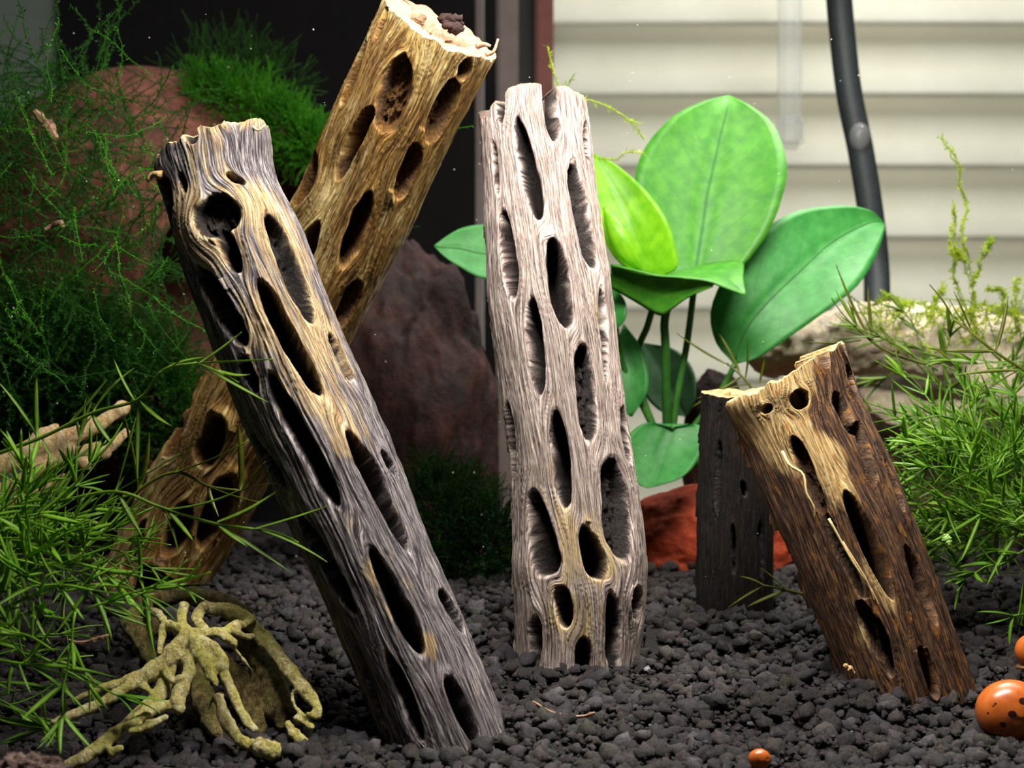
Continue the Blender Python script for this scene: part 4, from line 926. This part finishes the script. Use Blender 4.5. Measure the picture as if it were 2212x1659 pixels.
sprig('waterweed sprig sweeping left behind the top right of the brown log', [(2200, 990, 31.5), (2120, 930, 31.7), (2040, 900, 31.9), (1990, 905, 32)], G_bright, leaves=
      [(1990, 905, 32, 1860, 870, 32), (1990, 905, 32, 1860, 900, 31.8), (1990, 910, 32, 1890, 975, 31.6), (1990, 910, 32, 1905, 1000, 31.5), (2040, 900, 31.9, 1900, 830, 32), (2040, 900, 31.9, 2020, 1000, 31.5), (2120, 930, 31.7, 2010, 860, 31.8), (2120, 930, 31.7, 2060, 1020, 31.4), (2200, 990, 31.5, 2090, 960, 31.2), (1990, 905, 32, 1880, 940, 31.7)], seed=14)
sprig('waterweed sprig with leaves touching the right flank of the brown log', [(2210, 1150, 30.2), (2120, 1110, 30.2), (2040, 1075, 30.2), (1990, 1090, 30.2)], G_bright, leaves=
      [(1990, 1090, 30.2, 1905, 1090, 29.8), (1990, 1090, 30.2, 1925, 1010, 30), (1990, 1090, 30.2, 1960, 1150, 29.8), (2040, 1075, 30.2, 1950, 1040, 30), (2040, 1075, 30.2, 1930, 980, 30.1), (2040, 1075, 30.2, 2060, 1180, 29.8), (2120, 1110, 30.2, 2040, 1000, 30.1), (2120, 1110, 30.2, 2080, 1220, 29.8), (2120, 1110, 30.2, 2000, 1190, 29.7), (2200, 1150, 30.2, 2100, 1060, 30), (2200, 1150, 30.2, 2120, 1260, 29.8)], seed=15)
sprig('short waterweed shoot lying on the gravel at the right edge', [(2250, 1320, 29.6), (2190, 1330, 29.5)], G_bright, leaves=
      [(2190, 1330, 29.5, 2110, 1310, 29.3), (2190, 1330, 29.5, 2130, 1360, 29.3), (2190, 1330, 29.5, 2150, 1280, 29.4), (2200, 1330, 29.5, 2215, 1260, 29.5), (2190, 1330, 29.5, 2170, 1390, 29.3)], seed=16)
sprig('dim waterweed shoot on the gravel at the foot of the blackish stump', [(1760, 1290, 31.8), (1700, 1275, 31.6), (1650, 1265, 31.4)], G_olive, leaves=
      [(1650, 1265, 31.4, 1575, 1305, 31.2), (1650, 1265, 31.4, 1600, 1235, 31.2), (1700, 1275, 31.6, 1640, 1220, 31.4), (1700, 1275, 31.6, 1610, 1310, 31.3), (1760, 1290, 31.8, 1720, 1240, 31.6)], seed=17)

def grow(rnd, x0, x1, y0, y1, n, d0, d1, lean, ln, L, per, step, r, curl=0.5):
    out = []
    for _ in range(n):
        px = rnd.uniform(x0, x1); py = rnd.uniform(y0, y1); d = rnd.uniform(d0, d1); p = at(px, py, d)
        p.z = max(p.z, gz(p.x, p.y))
        dr = Vector((lean[0]+rnd.uniform(-0.8, 0.8), rnd.uniform(-0.6, 0.6), lean[1]+rnd.uniform(-0.5, 0.5))).normalized(); P = [p]
        for k in range(7):
            dr = (dr + Vector((rnd.uniform(-1, 1), rnd.uniform(-1, 1), rnd.uniform(-1, 0.8)))*curl*0.45).normalized(); q = P[-1]+dr*ln/7
            q.z = max(q.z, gz(q.x, q.y)+0.05); P.append(q)
        out.append((P, L, per, step, r))
    return out
rr = random.Random(77)
sp1 = grow(rr, -120, 190, 1180, 1480, 42, 23.5, 26.5, (0.3, 0.3), 1.7, 0.75, 3, 0.5, 0.022)
sp1 += grow(rr, -150, 100, 1100, 1280, 22, 24.5, 28, (0.4, 0.15), 1.6, 0.8, 3, 0.55, 0.022)
tangle('waterweed_tangle', 'dense bright green waterweed thicket filling the lower left corner', 'water plant', sp1, G_bright, 1)
sp2 = grow(rr, -150, 300, 1100, 1220, 12, 26, 30, (0.4, 0.1), 2.0, 0.8, 3, 0.6, 0.022)
tangle('waterweed_tangle', 'olive waterweed thicket in front of the cream lattice branch', 'water plant', sp2, G_front, 2)
sp3 = grow(rr, 2040, 2330, 930, 1200, 90, 30.5, 35, (-0.4, 0.35), 2.2, 0.75, 4, 0.5, 0.02)
sp3 += grow(rr, 2130, 2330, 1080, 1260, 24, 30, 31.5, (-0.4, 0.1), 2.0, 0.75, 4, 0.5, 0.02)
tangle('waterweed_tangle', 'feathery bright green waterweed thicket at the right edge', 'water plant', sp3, G_bright, 3)
sp4 = grow(rr, 2000, 2300, 760, 950, 13, 33, 38, (-0.3, 0.4), 2.2, 0.9, 3, 0.7, 0.02)
tangle('waterweed_tangle', 'loose olive waterweed growing over the pale branch at right', 'water plant', sp4, G_front, 4)

# ------------------------------------------------------------------ moss
MG_dark = leaf_mat('moss_dark', rgb(30, 72, 16), rgb(48, 98, 22), 0.4, 0.6, None, 0.2, 1.0)
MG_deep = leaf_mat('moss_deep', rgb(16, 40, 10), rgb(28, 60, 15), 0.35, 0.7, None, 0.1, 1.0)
MG_mid = leaf_mat('moss_mid', rgb(48, 116, 14), rgb(76, 148, 26), 0.4, 0.6, None, 0.2, 1.0)
MG_lite = leaf_mat('moss_light', rgb(140, 168, 34), rgb(182, 200, 60), 0.45, 0.6, None, 0.2, 1.0)
def moss_strands(name, label, strands, mat, seed, r=0.014, lf=0.10, gap=0.06):
    """strands: list of world polylines; tiny two-triangle leaves all along"""
    rnd = np.random.RandomState(seed); V = []; Fq = []; off = 0
    for P in strands:
        P = np.array([p[:] for p in P]); sl = np.r_[0, np.cumsum(np.linalg.norm(np.diff(P, axis=0), axis=1))]
        n = max(4, int(sl[-1]/gap)); s = np.linspace(0, sl[-1], n); C = np.stack([np.interp(s, sl, P[:, k]) for k in range(3)], -1)
        T = np.gradient(C, axis=0); T /= np.linalg.norm(T, axis=1)[:, None]+1e-9
        # stem: thin three-sided
        A = np.cross(T, [0.3, -0.8, 0.5]); A /= np.linalg.norm(A, axis=1)[:, None]+1e-9; B = np.cross(T, A)
        st_ = [C+(A*math.cos(a)+B*math.sin(a))*r for a in (0, 2.1, 4.2)]
        V.append(np.stack(st_, 1).reshape(-1, 3)); i = np.arange(n-1)[:, None]*3+np.arange(3)[None]; j = np.arange(n-1)[:, None]*3+(np.arange(3)[None]+1) % 3
        Fq.append(np.stack([i, j, j+3, i+3], -1).reshape(-1, 4)+off); off += n*3
        m = n*2; c = np.repeat(C, 2, 0); t_ = np.repeat(T, 2, 0); rd = rnd.randn(m, 3); rd -= t_*(rd*t_).sum(1)[:, None]; rd /= np.linalg.norm(rd, axis=1)[:, None]+1e-9
        d = t_*0.7+rd; d /= np.linalg.norm(d, axis=1)[:, None]; w = np.cross(d, rnd.randn(m, 3)); w /= np.linalg.norm(w, axis=1)[:, None]+1e-9
        ln = (lf*(0.6+0.8*rnd.rand(m)))[:, None]
        V.append(np.stack([c, c+d*ln*0.5+w*ln*0.16, c+d*ln, c+d*ln*0.5-w*ln*0.16], 1).reshape(-1, 3)); Fq.append(np.arange(m*4).reshape(-1, 4)+off); off += m*4
    o = mesh_from(name, np.vstack(V), np.vstack(Fq), mat); return tag(o, label, 'moss', kind='stuff')
def wander(rnd, p, dr, ln, curl, n=10):
    P = [Vector(p)]; d = Vector(dr).normalized()
    for k in range(n):
        d = (d+Vector((rnd.uniform(-1, 1), rnd.uniform(-1, 1), rnd.uniform(-1, 1)))*curl).normalized(); P.append(P[-1]+d*ln/n)
    return P
def moss_mound(name, label, path, mat, n, ln, seed, rnd_r=1.0, curl=0.25, lf=0.08, gap=0.09, up=0.6):
    """short strands standing out from an ellipsoid chain (px, py, depth, radius px)"""
    rnd = random.Random(seed); S = []; Q = spline(path, 60)
    for _ in range(n):
        q = Q[rnd.randrange(60)]; c = at(*q[:3]); r = q[3]/F*q[2]
        d = Vector((rnd.gauss(0, 1), rnd.gauss(0, 1), rnd.gauss(0, 1)+0.3)).normalized()
        if d.y > 0.5: d.y = -d.y
        S.append(wander(rnd, c+d*r*(0.55+0.45*rnd.random())*rnd_r, d+Vector((0, 0, up*rnd.random())), ln*rnd.uniform(0.5, 1.2), curl, 6))
    return moss_strands(name, label, S, mat, seed, lf=lf, gap=gap)
moss_mound('moss_cushion', 'soft green moss cushion growing along the top of the clay pot', [(430, 215, 43.5, 45), (500, 232, 43.3, 60), (580, 265, 43.0, 55), (640, 300, 42.8, 40), (690, 340, 42.6, 24)], MG_mid, 1500, 0.9, 5, lf=0.07, gap=0.07)
moss_mound('moss_cushion', 'faint thin moss haze standing up behind the clay pot', [(420, 160, 44.5, 60), (520, 165, 44.4, 80), (620, 230, 44.2, 60)], MG_dark, 260, 1.1, 6, lf=0.05, gap=0.10)
moss_mound('moss_cushion', 'dark green moss mound on the gravel at left behind the tan log', [(-40, 800, 40, 120), (100, 790, 39.5, 130), (220, 810, 39, 120), (330, 860, 38.5, 90), (420, 1000, 38.5, 70)], MG_dark, 3200, 1.3, 7, lf=0.09, gap=0.08)
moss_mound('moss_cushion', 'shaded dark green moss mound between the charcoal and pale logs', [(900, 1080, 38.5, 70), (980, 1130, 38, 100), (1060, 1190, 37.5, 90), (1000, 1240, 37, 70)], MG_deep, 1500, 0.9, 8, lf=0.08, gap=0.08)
rl = random.Random(99); S = []
for _ in range(620):
    px = rl.uniform(-120, 400)*(1 if rl.random() < 0.7 else 0.6); py = rl.uniform(130, 780); d = rl.uniform(33, 41)
    if px > 260 and py < 260: continue
    S.append(wander(rl, at(px, py, d), (rl.uniform(-0.8, 1), rl.uniform(-0.5, 0.5), rl.uniform(-1, 0.9)), rl.uniform(1.2, 3.6), 0.28, 12))
moss_strands('hanging_moss', 'veil of dark green moss strands hanging in front of the clay pot', S, MG_dark, 12, r=0.014, lf=0.10, gap=0.07)
S = []
for _ in range(60):
    px = rl.uniform(-80, 380); py = rl.uniform(150, 720); d = rl.uniform(30, 34)
    S.append(wander(rl, at(px, py, d), (rl.uniform(-0.5, 0.6), rl.uniform(-0.3, 0.3), rl.uniform(-1, 0.6)), rl.uniform(0.8, 2.0), 0.22, 10))
moss_strands('hanging_moss', 'few brighter moss threads in front of the dark moss veil', S, MG_mid, 13, r=0.010, lf=0.07, gap=0.06)
# moss tips at right, over the pale branch
S = []
for (px, py, d, ln) in [(2085, 690, 39, 0), (2110, 700, 39, 0)]: pass
for pts in ([(2110, 720, 39), (2098, 620, 39), (2080, 520, 39), (2086, 430, 39.2), (2060, 340, 39.3), (2040, 300, 39.3)], [(2100, 700, 39), (2060, 600, 39), (2055, 520, 39), (2060, 440, 39)],
            [(2098, 620, 39), (2130, 540, 39), (2140, 520, 39)], [(2080, 560, 39), (2060, 540, 39)], [(2150, 700, 39), (2170, 640, 39), (2130, 620, 39)], [(2200, 720, 39), (2190, 650, 39), (2200, 600, 39)],
            [(2010, 700, 39.5), (2020, 650, 39.5), (2040, 620, 39.5)], [(1930, 680, 39.5), (1960, 655, 39.5), (2010, 660, 39.5), (2050, 690, 39)], [(1880, 665, 40), (1920, 640, 39.8), (1950, 660, 39.6)],
            [(2060, 700, 39), (2120, 660, 39), (2200, 690, 39)]):
    for k in range(2):
        S.append([at(p[0]+rl.uniform(-8, 8), p[1]+rl.uniform(-6, 6), p[2]+rl.uniform(-.3, .3)) for p in spline(pts, 16)])
for _ in range(60):
    px = rl.uniform(1880, 2240); py = 690+rl.uniform(-20, 60); S.append(wander(rl, at(px, py, rl.uniform(38.3, 39.6)), (rl.uniform(-0.6, 0.6), -0.2, rl.uniform(-0.2, 0.9)), rl.uniform(0.5, 1.3), 0.3, 7))
moss_strands('branch_moss', 'yellow-green moss tufts along the top of the pale driftwood branch', S, MG_lite, 15, r=0.018, lf=0.13, gap=0.07)
S = []
for pts in ([(1232, 330, 36), (1215, 220, 36), (1195, 150, 36), (1182, 100, 36)], [(1215, 205, 36), (1240, 160, 36)], [(1225, 205, 36), (1300, 225, 36), (1360, 260, 36), (1390, 300, 36)], [(1360, 260, 36), (1385, 268, 36)],
            [(1280, 340, 36), (1330, 345, 36), (1350, 330, 36), (1390, 330, 36)], [(1210, 240, 36), (1190, 225, 36)]):
    S.append([at(*p) for p in spline(pts, 14)])
moss_strands('moss_tendril', 'thin yellow-green moss tendrils rising behind the top of the pale log', S, MG_lite, 16, r=0.02, lf=0.13, gap=0.07)
S = [[at(*p) for p in spline(pts, 10)] for pts in ([(840, 520, 34), (870, 495, 34), (905, 490, 34)], [(870, 495, 34), (880, 475, 34)], [(985, 278, 33), (1020, 272, 33)], [(560, 285, 29), (545, 262, 29), (540, 246, 29)], [(340, 320, 28.4), (312, 312, 28.4)])]
moss_strands('moss_tendril', 'tiny moss wisps caught on the edges of the logs', S, MG_mid, 17, r=0.008, lf=0.05, gap=0.06)

# ------------------------------------------------------------------ small debris
m_flake = flat_mat('brown_flake', rgb(150, 116, 92), 0.6, 0.3, 0.4, 12, 0.8, 0.05)
def flake(label, pts, d, w, name='leaf_scrap', mat=m_flake, cat='debris', seed=1):
    rnd = random.Random(seed); P = px_path([(a, b, d+rnd.uniform(-.1, .1)) for a, b in pts], 12)
    v, f = tube_arrays(P, [w/F*d*(0.35+0.65*math.sin(math.pi*(i+0.7)/12.4))*rnd.uniform(0.6, 1.2) for i in range(12)], 6, 0.5)
    o = mesh_from(name, v, f, mat, None, False); rebase(o, P[-1]); return tag(o, label, cat)
flake('brown leaf scrap caught in the moss strands at upper left', [(75, 238), (92, 258), (108, 275), (122, 300)], 33, 13, seed=1)
flake('small curled tan scrap caught in the moss, lower of the two', [(98, 495), (115, 488), (130, 480), (138, 490)], 33, 7, seed=2)
flake('thin peach twig lying on the gravel left of the lattice wood', [(148, 1382), (180, 1388), (215, 1378), (240, 1370)], 24.6, 5, 'twig', C_pink, seed=3)
flake('pinkish root thread lying on the foreground gravel between the logs', [(1150, 1515), (1180, 1535), (1215, 1548), (1255, 1548), (1285, 1540)], 25.9, 7, 'twig', m_flake, seed=4)
flake('small yellow wood chip at the foot of the brown log', [(1824, 1436), (1834, 1444), (1845, 1454)], 26.7, 8, 'wood_chip', C_pale, seed=5)
flake('pale green seed drifting beside the right waterweed', [(2040, 1155), (2046, 1165), (2052, 1178)], 29.2, 10, 'seed', leaf_mat('seed_green', rgb(150, 200, 90), rgb(190, 225, 130), 0.3), seed=6)
M_debris = stone_mat('pinkish_brown_bark', rgb(44, 31, 28), rgb(92, 72, 64), rgb(140, 116, 106))
c = at(50, 1640, 22.6); rock('bark_chunk', 'rough brown bark chunk at the lower left corner', 'debris', (c.x, c.y, gz(c.x, c.y)+0.35), (0.66, 0.4, 0.34), M_debris, 19, 0.6, 3.5)
# fine specks drifting in the water
rs = random.Random(5); V = []; Fc = []
m_speck = flat_mat('drifting_speck', rgb(190, 190, 180), 0.5, 0.4)
TET = [(0, 0, 1), (0.94, 0, -0.33), (-0.47, 0.82, -0.33), (-0.47, -0.82, -0.33)]
for _ in range(150):
    p = at(rs.uniform(0, 2212), rs.uniform(0, 1250), rs.uniform(30, 40)); s = rs.uniform(0.012, 0.03); k = len(V)
    if p.z < gz(p.x, p.y)+0.3: continue
    V += [p+Vector(q)*s for q in TET]; Fc += [(k, k+1, k+2), (k, k+2, k+3), (k, k+3, k+1), (k+1, k+3, k+2)]
tag(mesh_from('drifting_particles', V, Fc, m_speck), 'tiny pale particles drifting in the tank water', 'particles', kind='stuff')
